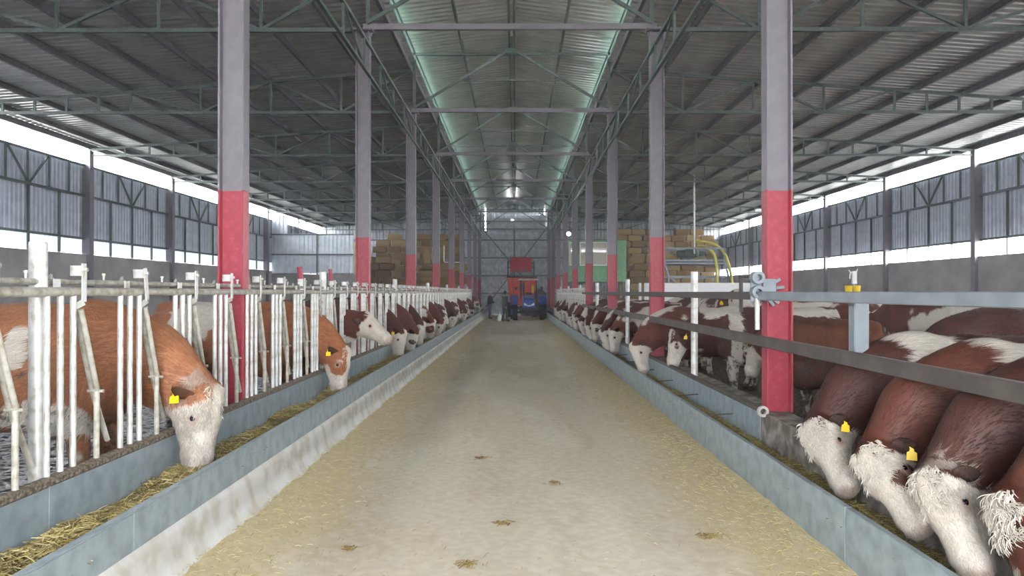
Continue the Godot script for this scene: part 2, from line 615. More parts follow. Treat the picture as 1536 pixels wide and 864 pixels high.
func hide_color(p: Vector3, coat: Dictionary) -> Color:
	var off: Vector3 = coat.off
	var e := n_edge.get_noise_3dv(p + off)
	var s := n_speck.get_noise_3dv(p * 1.0 + off)
	var base: Color = coat.base
	var white := smoothstep(-0.03, 0.05, n_patch.get_noise_3dv(p + off) + e * 0.16 - float(coat.th))
	for q in coat.get("white", []):
		var d: Vector3 = (p - q[0]) / q[1]
		if q.size() > 2:
			d.z = 0.0
		white = maxf(white, 1.0 - smoothstep(0.94, 1.06, d.length() + e * 0.32))
	for q in coat.get("brown", []):
		var d: Vector3 = (p - q[0]) / q[1]
		white = minf(white, smoothstep(0.94, 1.06, d.length() + e * 0.3))
	var hv := (p - POLL) / HEAD_SIZE
	var a := hv.dot(HEAD_DIR) / HEAD_SHORT
	var b := hv.dot(HEAD_UP)
	var head := (p - NECK_BASE).dot(NECK_DIR) > 0.60
	if head:
		var line: float = coat.get("face", 0.03)
		white = smoothstep(-0.012, 0.012, a - line - 0.6 * maxf(-b - 0.13, 0.0) + e * 0.05)
		if b > -0.03 and absf(p.z) < 0.075:
			white = maxf(white, smoothstep(-0.012, 0.012, a + 0.05 + e * 0.05))
		if coat.get("patch", 0.0) > 0.0:
			var side: float = coat.get("patch_side", 0.0)
			var dz := minf(absf(p.z - 0.10), absf(p.z + 0.10)) if side == 0.0 else absf(p.z - 0.10 * side)
			var r := Vector3(a - 0.19, (b + 0.07) * 1.1, dz * 0.9).length() / float(coat.patch)
			white *= smoothstep(0.93, 1.07, r + e * 0.35)
		for q in coat.get("face_brown", []):
			var r: float = (Vector3(a, b, p.z) - q[0]).length() / q[1]
			white *= smoothstep(0.93, 1.07, r + e * 0.35)
	else:
		var leg: float = coat.get("socks", 0.34)
		white = maxf(white, 1.0 - smoothstep(leg - 0.03, leg + 0.03, p.y + e * 0.22))
	var tone := 1.0 + s * 0.30 + e * 0.22
	var c := Color(base.r * tone, base.g * tone, base.b * tone)
	var wt := 1.0 + s * 0.12
	c = c.lerp(Color(HIDE_WHITE.r * wt, HIDE_WHITE.g * wt, HIDE_WHITE.b * wt), white)
	if head and a > 0.44:
		c = c.lerp(Color(0.40, 0.32, 0.27), smoothstep(0.455, 0.485, a + e * 0.02))
	if head:
		var ey := Vector3(a - 0.165, b + 0.055, absf(p.z) / HEAD_SIZE - 0.118).length()
		c = c.lerp(Color(0.42, 0.26, 0.21), 1.0 - smoothstep(0.024, 0.042, ey))
	var dirt: float = coat.get("dirt", 0.5)
	if not head and p.y < 0.98:
		var cake := smoothstep(0.02, 0.20, e * 0.75 + s * 0.45 + dirt * 0.55 - 0.34 + (0.62 - p.y) * 0.35 - absf(p.x + 0.45) * 0.18)
		var mk := 0.8 + 0.9 * maxf(s, -0.4)
		c = c.lerp(Color(MUCK.r * mk, MUCK.g * mk, MUCK.b * mk), cake * 0.85)
	if head and coat.get("dusty", 0.0) > 0.0:
		var g := smoothstep(0.0, 0.25, n_patch.get_noise_3dv(p * 4.0 + off) + s * 0.5 + float(coat.dusty) - 0.3) * smoothstep(0.02, 0.08, absf(p.z))
		c = c.lerp(Color(0.30, 0.26, 0.22), g * 0.65)
	if p.y < 0.065 and not head:
		c = Color(0.10, 0.085, 0.07)
	return c


func cow_mesh(pose: Array, coat: Dictionary, fine: bool) -> ArrayMesh:
	var g := Geo.new()
	for m in ([cow_body_fine, cow_head_fine] if fine else [cow_body, cow_head]):
		var v: PackedVector3Array = m.v
		var n: PackedVector3Array = m.n
		var k0 := g.v.size()
		for q in v.size():
			var p := v[q]
			g.v.append(pose_point(p, pose))
			g.n.append(pose_turn(p, pose) * n[q])
			g.c.append(hide_color(p, coat))
		for q in m.i:
			g.i.append(q + k0)
	# ears: cupped leaves growing out of the sides of the head
	var base: Color = coat.get("ear", coat.base)
	for s in [-1.0, 1.0]:
		var k0 := g.v.size()
		var droop: float = coat.get("droop", 0.02)
		var rings := 9
		var around := 10
		for j in rings:
			var t := j / (rings - 1.0)
			var mid := hp(0.020 - 0.10 * t, -0.085 - droop * t - 0.03 * t * t, s * (0.095 + 0.185 * t))
			var wd := (0.016 if t < 0.98 else 0.004) + 0.038 * pow(sin(PI * pow(minf(t * 0.98, 1.0), 0.75)), 0.8) * (1.0 if t < 0.98 else 0.2)
			var th := lerpf(0.026, 0.006, minf(t * 2.5, 1.0))
			for q in around:
				var an := TAU * q / around
				var across := HEAD_DIR * 0.35 - HEAD_UP * 0.94
				var thick := HEAD_DIR * 0.94 + HEAD_UP * 0.35
				var cup := cos(an) * cos(an) * 0.025 * sin(PI * t)
				var off := across * cos(an) * wd + thick * (sin(an) * th + cup)
				var p := mid + off
				g.v.append(pose_point(p, pose))
				g.n.append(pose_turn(p, pose) * (across * cos(an) * th / wd + thick * sin(an)).normalized())
				var tn := 0.85 + 0.3 * n_speck.get_noise_3dv(p)
				g.c.append(Color(base.r * tn, base.g * tn, base.b * tn).lerp(Color(0.17, 0.09, 0.07), 0.5 if sin(an) > 0.5 and t > 0.25 and t < 0.9 else 0.0))
		for j in rings - 1:
			for q in around:
				var a := k0 + j * around + q
				var b := k0 + j * around + (q + 1) % around
				if s > 0.0:
					g.i.append_array([a, b + around, b, a, a + around, b + around])
				else:
					g.i.append_array([a, b, b + around, a, b + around, a + around])
	return g.mesh()


# short hair growing out of the hide, combed backwards and down
func cow_fur(pose: Array, coat: Dictionary, count: int, seed_: int) -> ArrayMesh:
	var g := Geo.new()
	var r := RandomNumberGenerator.new()
	r.seed = seed_
	for m in [[cow_body, 0.74], [cow_head, 0.26]]:
		var v: PackedVector3Array = m[0].v
		var n: PackedVector3Array = m[0].n
		var i: PackedInt32Array = m[0].i
		var tris := i.size() / 3
		for k in int(count * m[1]):
			var t := r.randi_range(0, tris - 1) * 3
			var a := r.randf()
			var b := r.randf() * (1.0 - a)
			var p := v[i[t]] * a + v[i[t + 1]] * b + v[i[t + 2]] * (1.0 - a - b)
			if p.y < 0.55:
				continue
			var nr := n[i[t]]
			var c := hide_color(p, coat)
			var flow := Vector3(-0.75, -0.55, r.randf_range(-0.35, 0.35)) + Vector3(n_edge.get_noise_3dv(p * 0.6), n_edge.get_noise_3dv(p * 0.6 + Vector3(5, 0, 0)), 0) * 0.9
			if m[1] < 0.5:
				flow = HEAD_DIR * 0.7 + Vector3(r.randf_range(-0.4, 0.4), r.randf_range(-0.4, 0.4), r.randf_range(-0.6, 0.6))
			flow = (flow - nr * flow.dot(nr)).normalized()
			var len := r.randf_range(0.035, 0.080) * (0.6 if m[1] < 0.5 else 1.0)
			var side := nr.cross(flow) * r.randf_range(0.0022, 0.0042)
			var tip := p + flow * len + nr * len * r.randf_range(0.06, 0.20)
			var tn := r.randf_range(0.80, 1.35)
			g.col = Color(c.r * tn, c.g * tn, c.b * tn)
			var nn := pose_turn(p, pose) * nr
			g.tri(pose_point(p - side, pose), pose_point(p + side, pose), pose_point(tip, pose), nn)
	return g.mesh()


func cow_forelock(pose: Array, count: int, seed_: int, color: Color, long := 1.0) -> ArrayMesh:
	var g := Geo.new()
	var r := RandomNumberGenerator.new()
	r.seed = seed_
	for k in count * 3:
		var a0 := r.randf_range(-0.045, 0.17)
		var z0 := r.randf_range(-0.11, 0.11)
		var p := hp(a0, -0.078 + 0.105 * sqrt(maxf(1.0 - pow(z0 * 0.78 / 0.105, 2.0), 0.0)) + (0.012 if a0 < 0.05 else 0.0), z0)
		var dir := (HEAD_UP * r.randf_range(0.35, 0.75) + HEAD_DIR * r.randf_range(-0.1, 0.8) + Vector3(0, 0, z0 * 6.0 + sin(a0 * 60.0 + z0 * 40.0) * 0.5 + r.randf_range(-0.25, 0.25))).normalized()
		var curl := Vector3(sin(z0 * 55.0), sin(a0 * 47.0 + 1.0), r.randf_range(-1, 1)) * r.randf_range(1.0, 6.0)
		var step := r.randf_range(0.007, 0.013) * long
		var pts := []
		var rad := []
		for j in 7:
			pts.append(pose_point(p, pose))
			rad.append(lerpf(0.0044, 0.0008, j / 6.0))
			p += dir * step
			dir = (dir + curl.cross(dir) * step * 4.0 + HEAD_DIR * 0.20 - HEAD_UP * 0.26).normalized()
		var tn := r.randf_range(0.82, 1.12)
		g.col = Color(color.r * tn, color.g * tn, color.b * tn)
		g.tube(pts, rad, 4, false)
	return g.mesh()


# pose: degrees [neck base, mid neck, head pitch, then the same three as turns to the animal's left]
func make_cow(label: String, group: String, at: Vector3, heading: float, degrees: Array, coat: Dictionary, near := false, size := 1.0, tags := 3) -> Node3D:
	var pose := []
	for d in degrees:
		pose.append(deg_to_rad(d))
	coat.off = Vector3(float(coat.seed) * 3.7, float(coat.seed) * 1.3, float(coat.seed) * 2.1)
	var t := thing("cow", label, "cow", at, deg_to_rad(heading), group)
	t.scale = Vector3.ONE * size
	put("body", cow_mesh(pose, coat, near), M.hide, t)
	for s in [-1.0, 1.0]:
		var eye_at := hp(0.165, -0.056, s * 0.116)
		var sp := put("eye", M.eye_mesh, M.eye, t)
		sp.position = pose_point(eye_at, pose)
		if tags & (1 if s < 0.0 else 2):
			var ear_at := hp(-0.03, -0.15, s * 0.205)
			var tg := put("ear_tag", M.tag_mesh, M.tag, t)
			tg.transform = Transform3D(Basis(Vector3.UP, s * 0.5 + float(coat.seed % 5) * 0.2 - 0.4) * Basis(Vector3.RIGHT, 0.15), pose_point(ear_at, pose))
	if near:
		put("forelock", cow_forelock(pose, int(coat.get("curls", 170)), coat.seed + 5, Color(0.60, 0.555, 0.485), coat.get("curl_length", 1.0)), M.hair, t)
		tag(put("short_hair", cow_fur(pose, coat, int(coat.get("fur", 55000)), coat.seed), M.hair, t), "", "", "", "stuff")
	return t


func copy_cow(src: Node3D, label: String, group: String, at: Vector3, heading: float, size := 1.0) -> Node3D:
	var c: Node3D = src.duplicate()
	c.name = numbered("cow")
	add_child(c)
	c.position = at
	c.rotation.y = deg_to_rad(heading)
	c.scale = Vector3.ONE * size
	tag(c, label, "cow", group)
	return c


func cow_materials() -> void:
	var hide := plain(Color.WHITE, 0.82)
	hide.vertex_color_use_as_albedo = true
	hide.heightmap_enabled = true
	hide.heightmap_texture = noise_tex(7, 0.05, [])
	hide.heightmap_scale = 1.2
	hide.uv1_triplanar = true
	hide.uv1_scale = Vector3.ONE * 3.0
	hide.rim_enabled = true
	hide.rim = 0.08
	hide.rim_tint = 0.5
	M.hide = hide
	var hair := plain(Color.WHITE, 0.6)
	hair.vertex_color_use_as_albedo = true
	M.hair = hair
	M.eye = plain(Color(0.02, 0.012, 0.01), 0.08)
	var em := SphereMesh.new()
	em.radius = 0.026
	em.height = 0.052
	em.radial_segments = 14
	em.rings = 8
	M.eye_mesh = em
	M.tag = plain(srgb(236, 196, 20), 0.4)
	var tg := Geo.new()
	# a tag hanging from a round button, narrow at the neck and wide below
	tg.lathe(Vector3.ZERO, [Vector2(0.0, -0.006), Vector2(0.013, -0.006), Vector2(0.013, 0.006), Vector2(0.0, 0.006)], 10, Basis(Vector3.RIGHT, Vector3.BACK, Vector3.DOWN))
	var w := [[0.0, 0.010], [0.022, 0.013], [0.030, 0.027], [0.075, 0.029]]
	for k in 3:
		var y0: float = -w[k][0]
		var y1: float = -w[k + 1][0]
		var a: float = w[k][1]
		var b: float = w[k + 1][1]
		tg.hexa([Vector3(-a, y0, -0.002), Vector3(a, y0, -0.002), Vector3(b, y1, -0.002), Vector3(-b, y1, -0.002), Vector3(-a, y0, 0.002), Vector3(a, y0, 0.002), Vector3(b, y1, 0.002), Vector3(-b, y1, 0.002)])
	M.tag_mesh = tg.mesh()


# ---------------------------------------------------------------- people
# joints in metres, figure facing +x, feet on y = 0
func person_mesh(arm_l: Array, arm_r: Array, stride: float, lean: float, look: float, cols: Dictionary) -> Dictionary:
	var bones := []
	var kinds := []
	var add := func(kind: String, p: Vector3, ra: float, q: Vector3, rb: float, k: float, sq := 1.0):
		bones.append([p.x, p.y, p.z, ra, q.x, q.y, q.z, rb, k, sq])
		kinds.append(kind)
	var hip := Vector3(0, 0.93, 0)
	var chest := Vector3(lean, 1.30, 0)
	var neck := Vector3(lean * 1.15, 1.48, 0)
	add.call("top", Vector3(0, 0.98, 0), 0.145, Vector3(lean * 0.6, 1.16, 0), 0.135, 0.06, 0.80)
	add.call("top", Vector3(lean * 0.6, 1.16, 0), 0.135, chest, 0.145, 0.06, 0.74)
	add.call("top", chest + Vector3(0, 0.08, -0.13), 0.075, chest + Vector3(0, 0.08, 0.13), 0.075, 0.05)
	add.call("legs", hip + Vector3(0, -0.02, 0), 0.135, hip + Vector3(0, -0.10, 0), 0.125, 0.05, 0.80)
	add.call("skin", neck + Vector3(0, -0.06, 0), 0.060, neck + Vector3(0.012, 0.06, 0), 0.055, 0.03)
	for s in [-1.0, 1.0]:
		var foot := Vector3(stride * s, 0.0, 0.10 * s)
		var knee := (hip + Vector3(0, -0.1, 0.09 * s)).lerp(foot + Vector3(0, 0.09, 0), 0.5) + Vector3(0.03, 0, 0)
		add.call("legs", hip + Vector3(0, -0.08, 0.085 * s), 0.095, knee, 0.066, 0.04)
		add.call("legs", knee, 0.066, foot + Vector3(0, 0.10, 0), 0.050, 0.03)
		add.call("shoes", foot + Vector3(-0.03, 0.055, 0), 0.050, foot + Vector3(0.16, 0.040, 0.02 * s), 0.040, 0.02)
		var arm: Array = arm_l if s < 0.0 else arm_r
		add.call("top", chest + Vector3(0, 0.09, 0.185 * s), 0.064, arm[0], 0.050, 0.04)
		add.call("top", arm[0], 0.050, arm[1], 0.036, 0.03)
		add.call("skin", arm[0].lerp(arm[1], 0.9), 0.030, arm[1], 0.028, 0.01)
	var g := Geo.new()
	_body_into(g, nets(bones, Vector3(-0.7, -0.04, -0.75), Vector3(0.9, 1.62, 0.75), 0.02), bones, kinds, cols)
	# head, turned on the neck
	var hb := []
	var hk := []
	var turn := Basis(Vector3.UP, look)
	var hc := neck + Vector3(0.02, 0.155, 0)
	var hadd := func(kind: String, p: Vector3, ra: float, q: Vector3, rb: float, k: float, sq := 1.0):
		p = hc + turn * p
		q = hc + turn * q
		hb.append([p.x, p.y, p.z, ra, q.x, q.y, q.z, rb, k, sq])
		hk.append(kind)
	hadd.call("skin", Vector3(0.01, 0.02, 0), 0.088, Vector3(-0.015, 0.03, 0), 0.088, 0.03)
	hadd.call("skin", Vector3(0.03, -0.06, 0), 0.058, Vector3(0.05, -0.085, 0), 0.038, 0.04)
	hadd.call("skin", Vector3(0.095, 0.01, 0), 0.012, Vector3(0.112, -0.025, 0), 0.016, 0.015)
	hadd.call("skin", Vector3(0.080, 0.028, -0.03), 0.016, Vector3(0.080, 0.028, 0.03), 0.016, 0.015)
	hadd.call("lips", Vector3(0.088, -0.058, -0.018), 0.010, Vector3(0.088, -0.058, 0.018), 0.010, 0.01)
	for s in [-1.0, 1.0]:
		hadd.call("skin", Vector3(0.0, 0.0, 0.088 * s), 0.022, Vector3(-0.005, -0.03, 0.086 * s), 0.014, 0.012)
	hadd.call("hair", Vector3(-0.015, 0.055, 0), 0.090, Vector3(-0.035, 0.02, 0), 0.090, 0.015)
	if cols.has("cap"):
		hadd.call("cap", Vector3(0.0, 0.075, 0), 0.088, Vector3(-0.02, 0.075, 0), 0.088, 0.01)
		hadd.call("cap", Vector3(0.08, 0.065, -0.04), 0.014, Vector3(0.08, 0.065, 0.04), 0.014, 0.02)
		hadd.call("cap", Vector3(0.13, 0.055, -0.02), 0.010, Vector3(0.13, 0.055, 0.02), 0.010, 0.05)
	hadd.call("skin", Vector3(-0.01, -0.14, 0), 0.052, Vector3(0.0, -0.06, 0), 0.052, 0.03)
	_body_into(g, nets(hb, hc - Vector3(0.18, 0.22, 0.18), hc + Vector3(0.2, 0.2, 0.18), 0.010), hb, hk, cols)
	# hands: palm, four fingers of unequal length bent at the knuckle, thumb from the side of the palm
	for arm in [arm_l, arm_r]:
		var wrist: Vector3 = arm[1]
		var d: Vector3 = (arm[1] - arm[0]).normalized()
		var sd: float = -1.0 if arm == arm_l else 1.0
		var across := d.cross(Vector3.RIGHT if absf(d.x) < 0.8 else Vector3.UP).normalized()
		var palm := d.cross(across) * sd
		var fb := []
		var fk := []
		var w2 := wrist + d * 0.085
		fb.append([wrist.x, wrist.y, wrist.z, 0.026, w2.x, w2.y, w2.z, 0.026, 0.02, 1.0])
		for q in 4:
			var root := wrist + d * 0.07 + across * (q - 1.5) * 0.021
			var tipw := wrist + d * 0.088 + across * (q - 1.5) * 0.020
			fb.append([root.x, root.y, root.z, 0.013, tipw.x, tipw.y, tipw.z, 0.011, 0.012, 1.0])
			var l: float = [0.036, 0.042, 0.040, 0.030][q]
			var kn := tipw + (d * 0.9 + palm * 0.4).normalized() * l
			var tp := kn + (d * 0.5 + palm * 0.85).normalized() * l * 0.8
			fb.append([tipw.x, tipw.y, tipw.z, 0.0095, kn.x, kn.y, kn.z, 0.009, 0.004, 1.0])
			fb.append([kn.x, kn.y, kn.z, 0.009, tp.x, tp.y, tp.z, 0.008, 0.004, 1.0])
		var t0 := wrist + d * 0.03 - across * 0.026
		var t1 := t0 + (d * 0.6 - across * 0.7 + palm * 0.3).normalized() * 0.04
		var t2 := t1 + (d * 0.9 + palm * 0.4).normalized() * 0.03
		fb.append([t0.x, t0.y, t0.z, 0.014, t1.x, t1.y, t1.z, 0.011, 0.008, 1.0])
		fb.append([t1.x, t1.y, t1.z, 0.011, t2.x, t2.y, t2.z, 0.009, 0.004, 1.0])
		for q in fb:
			fk.append("skin")
		var mid := wrist + d * 0.08
		_body_into(g, nets(fb, mid - Vector3.ONE * 0.16, mid + Vector3.ONE * 0.16, 0.0065), fb, fk, cols)
	return {"mesh": g.mesh(), "head": hc, "turn": turn}


func _body_into(g: Geo, m: Dictionary, bones: Array, kinds: Array, cols: Dictionary) -> void:
	var k0 := g.v.size()
	for q in m.v.size():
		var p: Vector3 = m.v[q]
		var best := 1e9
		var kind := ""
		for j in bones.size():
			var b: Array = bones[j]
			var a := Vector3(b[0], b[1], b[2])
			var e := Vector3(b[4], b[5], b[6]) - a
			var t := clampf((p - a).dot(e) / maxf(e.length_squared(), 1e-9), 0.0, 1.0)
			var d := p - a - e * t
			d.z *= b[9]
			var dist: float = d.length() - lerpf(b[3], b[7], t)
			if dist < best:
				best = dist
				kind = kinds[j]
		if kind == "cap" and not cols.has("cap"):
			kind = "hair"
		var c: Color = cols.get(kind, cols.skin)
		var tn := 1.0 + 0.2 * n_edge.get_noise_3dv(p * 2.0)
		g.v.append(p)
		g.n.append(m.n[q])
		g.c.append(Color(c.r * tn, c.g * tn, c.b * tn))
	for q in m.i:
		g.i.append(q + k0)


func make_person(label: String, at: Vector3, turn: float, arm_l: Array, arm_r: Array, stride: float, lean: float, look: float, cols: Dictionary) -> Node3D:
	var t := thing("person", label, "person", at, turn)
	var made := person_mesh(arm_l, arm_r, stride, lean, look, cols)
	put("body", made.mesh, M.hair, t)
	for s in [-1.0, 1.0]:
		var e := put("eye", M.eye_mesh, M.eye, t)
		e.position = made.head + made.turn * Vector3(0.080, 0.008, 0.032 * s)
		e.scale = Vector3.ONE * 0.6
	return t


# ---------------------------------------------------------------- the barn
const LEFT_COLUMN := -2.60
const RIGHT_COLUMN := 2.40
const LEFT_WALL := -14.0
const RIGHT_WALL := 15.0
const CHORD := 6.17
const ORD := ["first", "second", "third", "fourth", "fifth", "sixth", "seventh", "eighth", "ninth", "tenth", "eleventh", "twelfth", "thirteenth", "fourteenth", "fifteenth", "sixteenth", "seventeenth", "eighteenth", "nineteenth", "twentieth"]


func frame_z(k: int) -> float:
	return -(7.05 + 6.0 * k)


func roof_left(x: float) -> float:
	return 7.34 + (x - LEFT_COLUMN) * 0.0746


func roof_right(x: float) -> float:
	return 7.34 - (x - RIGHT_COLUMN) * 0.0715


func group_node(called: String, label := "", kind := "structure") -> Node3D:
	var o := Node3D.new()
	o.name = numbered(called)
	add_child(o)
	tag(o, label, "", "", kind)
	return o


func _ready() -> void:
	rng.seed = 4
	build_camera_and_light()
	build_materials()
	cow_materials()
	build_ground()
	build_walls()
	build_roof()
	build_columns()
	build_trusses()
	build_troughs()
	build_feed_barriers()
	build_right_rails()
	make_cow_base()
	build_cattle()
	build_far_end()
	build_side_things()
	build_lamps()
	build_loose_straw()


func build_camera_and_light() -> void:
	var cam := Camera3D.new()
	cam.name = "camera"
	add_child(cam)
	cam.position = Vector3(0, 1.70, 0)
	cam.rotation = Vector3(0.0052, 0.0048, 0)
	cam.fov = rad_to_deg(2.0 * atan(432.0 / 1150.0))
	cam.near = 0.05
	cam.far = 400.0
	var e := Environment.new()
	e.background_mode = Environment.BG_SKY
	var sky := Sky.new()
	var sm := ProceduralSkyMaterial.new()
	sm.sky_top_color = Color(0.95, 0.97, 1.0)
	sm.sky_horizon_color = Color(1.0, 1.0, 1.0)
	sm.ground_horizon_color = Color(0.75, 0.75, 0.74)
	sm.ground_bottom_color = Color(0.6, 0.6, 0.58)
	sm.sky_energy_multiplier = 1.0
	sm.ground_energy_multiplier = 1.0
	sky.sky_material = sm
	e.sky = sky
	e.tonemap_mode = Environment.TONE_MAPPER_LINEAR
	e.tonemap_exposure = 33.0
	e.volumetric_fog_enabled = true
	e.volumetric_fog_density = 0.0019
	e.volumetric_fog_albedo = Color(0.95, 0.96, 1.0)
	e.sdfgi_enabled = true
	e.ssao_enabled = true
	e.ssil_enabled = true
	var w := WorldEnvironment.new()
	w.name = "overcast_sky"
	w.environment = e
	add_child(w)


func build_materials() -> void:
	var m := mottled([[0.25, Color(0.955, 0.95, 0.94)], [0.75, Color(1, 1, 1)]], 1.7, 0.03, 0.85, 0.0, 3, 0.10, true)
	M.floor = m
	M.muck = mottled([[0.3, srgb(34, 28, 22)], [0.5, srgb(50, 41, 33)], [0.7, srgb(72, 60, 48)]], 1.3, 0.025, 0.35, 0.0, 4, 1.0)
	M.muck.roughness_texture = noise_tex(44, 0.02, [[0.54, Color(0.12, 0.12, 0.12)], [0.62, Color(0.9, 0.9, 0.9)]])
	M.muck.roughness = 1.0
	M.bedding = mottled([[0.3, srgb(58, 44, 32)], [0.5, srgb(84, 66, 46)], [0.7, srgb(110, 90, 62)]], 1.6, 0.03, 0.8, 0.0, 5, 2.5)
	M.wall_concrete = mottled([[0.2, srgb(150, 147, 146)], [0.5, srgb(162, 159, 158)], [0.8, srgb(172, 169, 167)]], 5.0, 0.008, 0.8, 0.0, 6, 0.2)
	M.old_concrete = mottled([[0.25, srgb(96, 89, 80)], [0.5, srgb(120, 113, 104)], [0.75, srgb(148, 142, 134)]], 1.6, 0.014, 0.9, 0.0, 8, 0.2)
	M.white_kerb = mottled([[0.22, srgb(188, 181, 168)], [0.45, srgb(206, 204, 198)], [0.8, srgb(218, 217, 214)]], 2.2, 0.014, 0.9, 0.0, 9, 0.12)
	M.white_sheet = mottled([[0.3, srgb(218, 226, 236)], [0.7, srgb(232, 240, 248)]], 3.0, 0.01, 0.5, 0.0, 10)
	M.wall_sheet = mottled([[0.3, srgb(168, 175, 188)], [0.7, srgb(184, 191, 204)]], 3.0, 0.01, 0.42, 0.35, 10)
	M.end_sheet = mottled([[0.3, srgb(150, 156, 162)], [0.7, srgb(176, 182, 188)]], 3.0, 0.01, 0.45, 0.25, 10)
	M.roof_sheet = mottled([[0.3, srgb(184, 186, 184)], [0.7, srgb(204, 206, 203)]], 4.0, 0.01, 0.34, 0.6, 11)
	M.roof_green = mottled([[0.3, srgb(132, 172, 152)], [0.7, srgb(146, 186, 166)]], 4.0, 0.01, 0.5, 0.0, 12)
	var tr := plain(srgb(225, 230, 236), 0.6)
	tr.backlight_enabled = true
	tr.backlight = Color(0.30, 0.31, 0.33)
	M.translucent = tr
	M.frame_steel = mottled([[0.3, srgb(80, 92, 88)], [0.7, srgb(94, 106, 102)]], 1.0, 0.02, 0.5, 0.0, 13)
	M.purlin = mottled([[0.3, srgb(92, 92, 97)], [0.7, srgb(106, 106, 111)]], 1.5, 0.02, 0.55, 0.0, 14)
	M.column_grey = mottled([[0.3, srgb(122, 116, 124)], [0.7, srgb(128, 122, 130)]], 1.3, 0.015, 0.45, 0.0, 15)
	M.column_red = mottled([[0.3, srgb(160, 58, 72)], [0.6, srgb(166, 62, 76)], [0.85, srgb(174, 74, 88)]], 1.0, 0.02, 0.42, 0.0, 16)
	M.trough = mottled([[0.2, srgb(132, 144, 148)], [0.5, srgb(146, 159, 164)], [0.8, srgb(156, 169, 174)]], 1.4, 0.014, 0.42, 0.1, 17, 0.15)
	M.galv = mottled([[0.18, srgb(172, 166, 152)], [0.36, srgb(196, 195, 190)], [0.8, srgb(208, 210, 210)]], 1.1, 0.02, 0.42, 0.35, 18)
	M.galv_dirty = mottled([[0.22, srgb(146, 138, 122)], [0.45, srgb(170, 166, 154)], [0.8, srgb(186, 184, 176)]], 1.1, 0.025, 0.6, 0.2, 19)
	M.rail_dark = mottled([[0.3, srgb(76, 69, 65)], [0.7, srgb(88, 81, 77)]], 1.6, 0.01, 0.6, 0.1, 20)
	M.rail_grey = mottled([[0.3, srgb(130, 138, 144)], [0.7, srgb(142, 150, 156)]], 1.6, 0.01, 0.5, 0.2, 21)
	M.ledge = mottled([[0.25, srgb(74, 64, 52)], [0.5, srgb(110, 98, 84)], [0.8, srgb(142, 132, 118)]], 0.5, 0.03, 0.9, 0.0, 22, 0.8)
	M.feed = mottled([[0.25, srgb(92, 80, 44)], [0.5, srgb(136, 122, 74)], [0.75, srgb(176, 164, 116)]], 0.5, 0.05, 0.95, 0.0, 24, 2.5)
	M.straw = plain(Color.WHITE, 0.8)
	M.straw.vertex_color_use_as_albedo = true
	var ramps := [[srgb(112, 82, 44), srgb(176, 142, 88), srgb(222, 194, 144)], [srgb(96, 70, 40), srgb(154, 122, 76), srgb(200, 170, 122)], [srgb(124, 94, 52), srgb(190, 158, 102), srgb(228, 204, 156)]]
	M.bales = []
	for k in 3:
		var bale := mottled([[0.25, ramps[k][0]], [0.5, ramps[k][1]], [0.75, ramps[k][2]]], 0.6, 0.045, 0.95, 0.0, 25 + k, 4.0)
		bale.uv1_world_triplanar = false
		bale.uv1_scale = Vector3(1.1, 3.2, 1.1)
		M.bales.append(bale)
	M.white = plain(srgb(235, 236, 236), 0.5)
	M.black = plain(srgb(26, 26, 28), 0.6)
	M.rubber = plain(srgb(30, 29, 28), 0.85)
	M.green = mottled([[0.3, srgb(104, 150, 110)], [0.7, srgb(118, 164, 124)]], 1.5, 0.015, 0.6, 0.0, 27)
	M.yellow = plain(srgb(225, 196, 40), 0.45)
	M.hose = plain(srgb(196, 186, 84), 0.5)


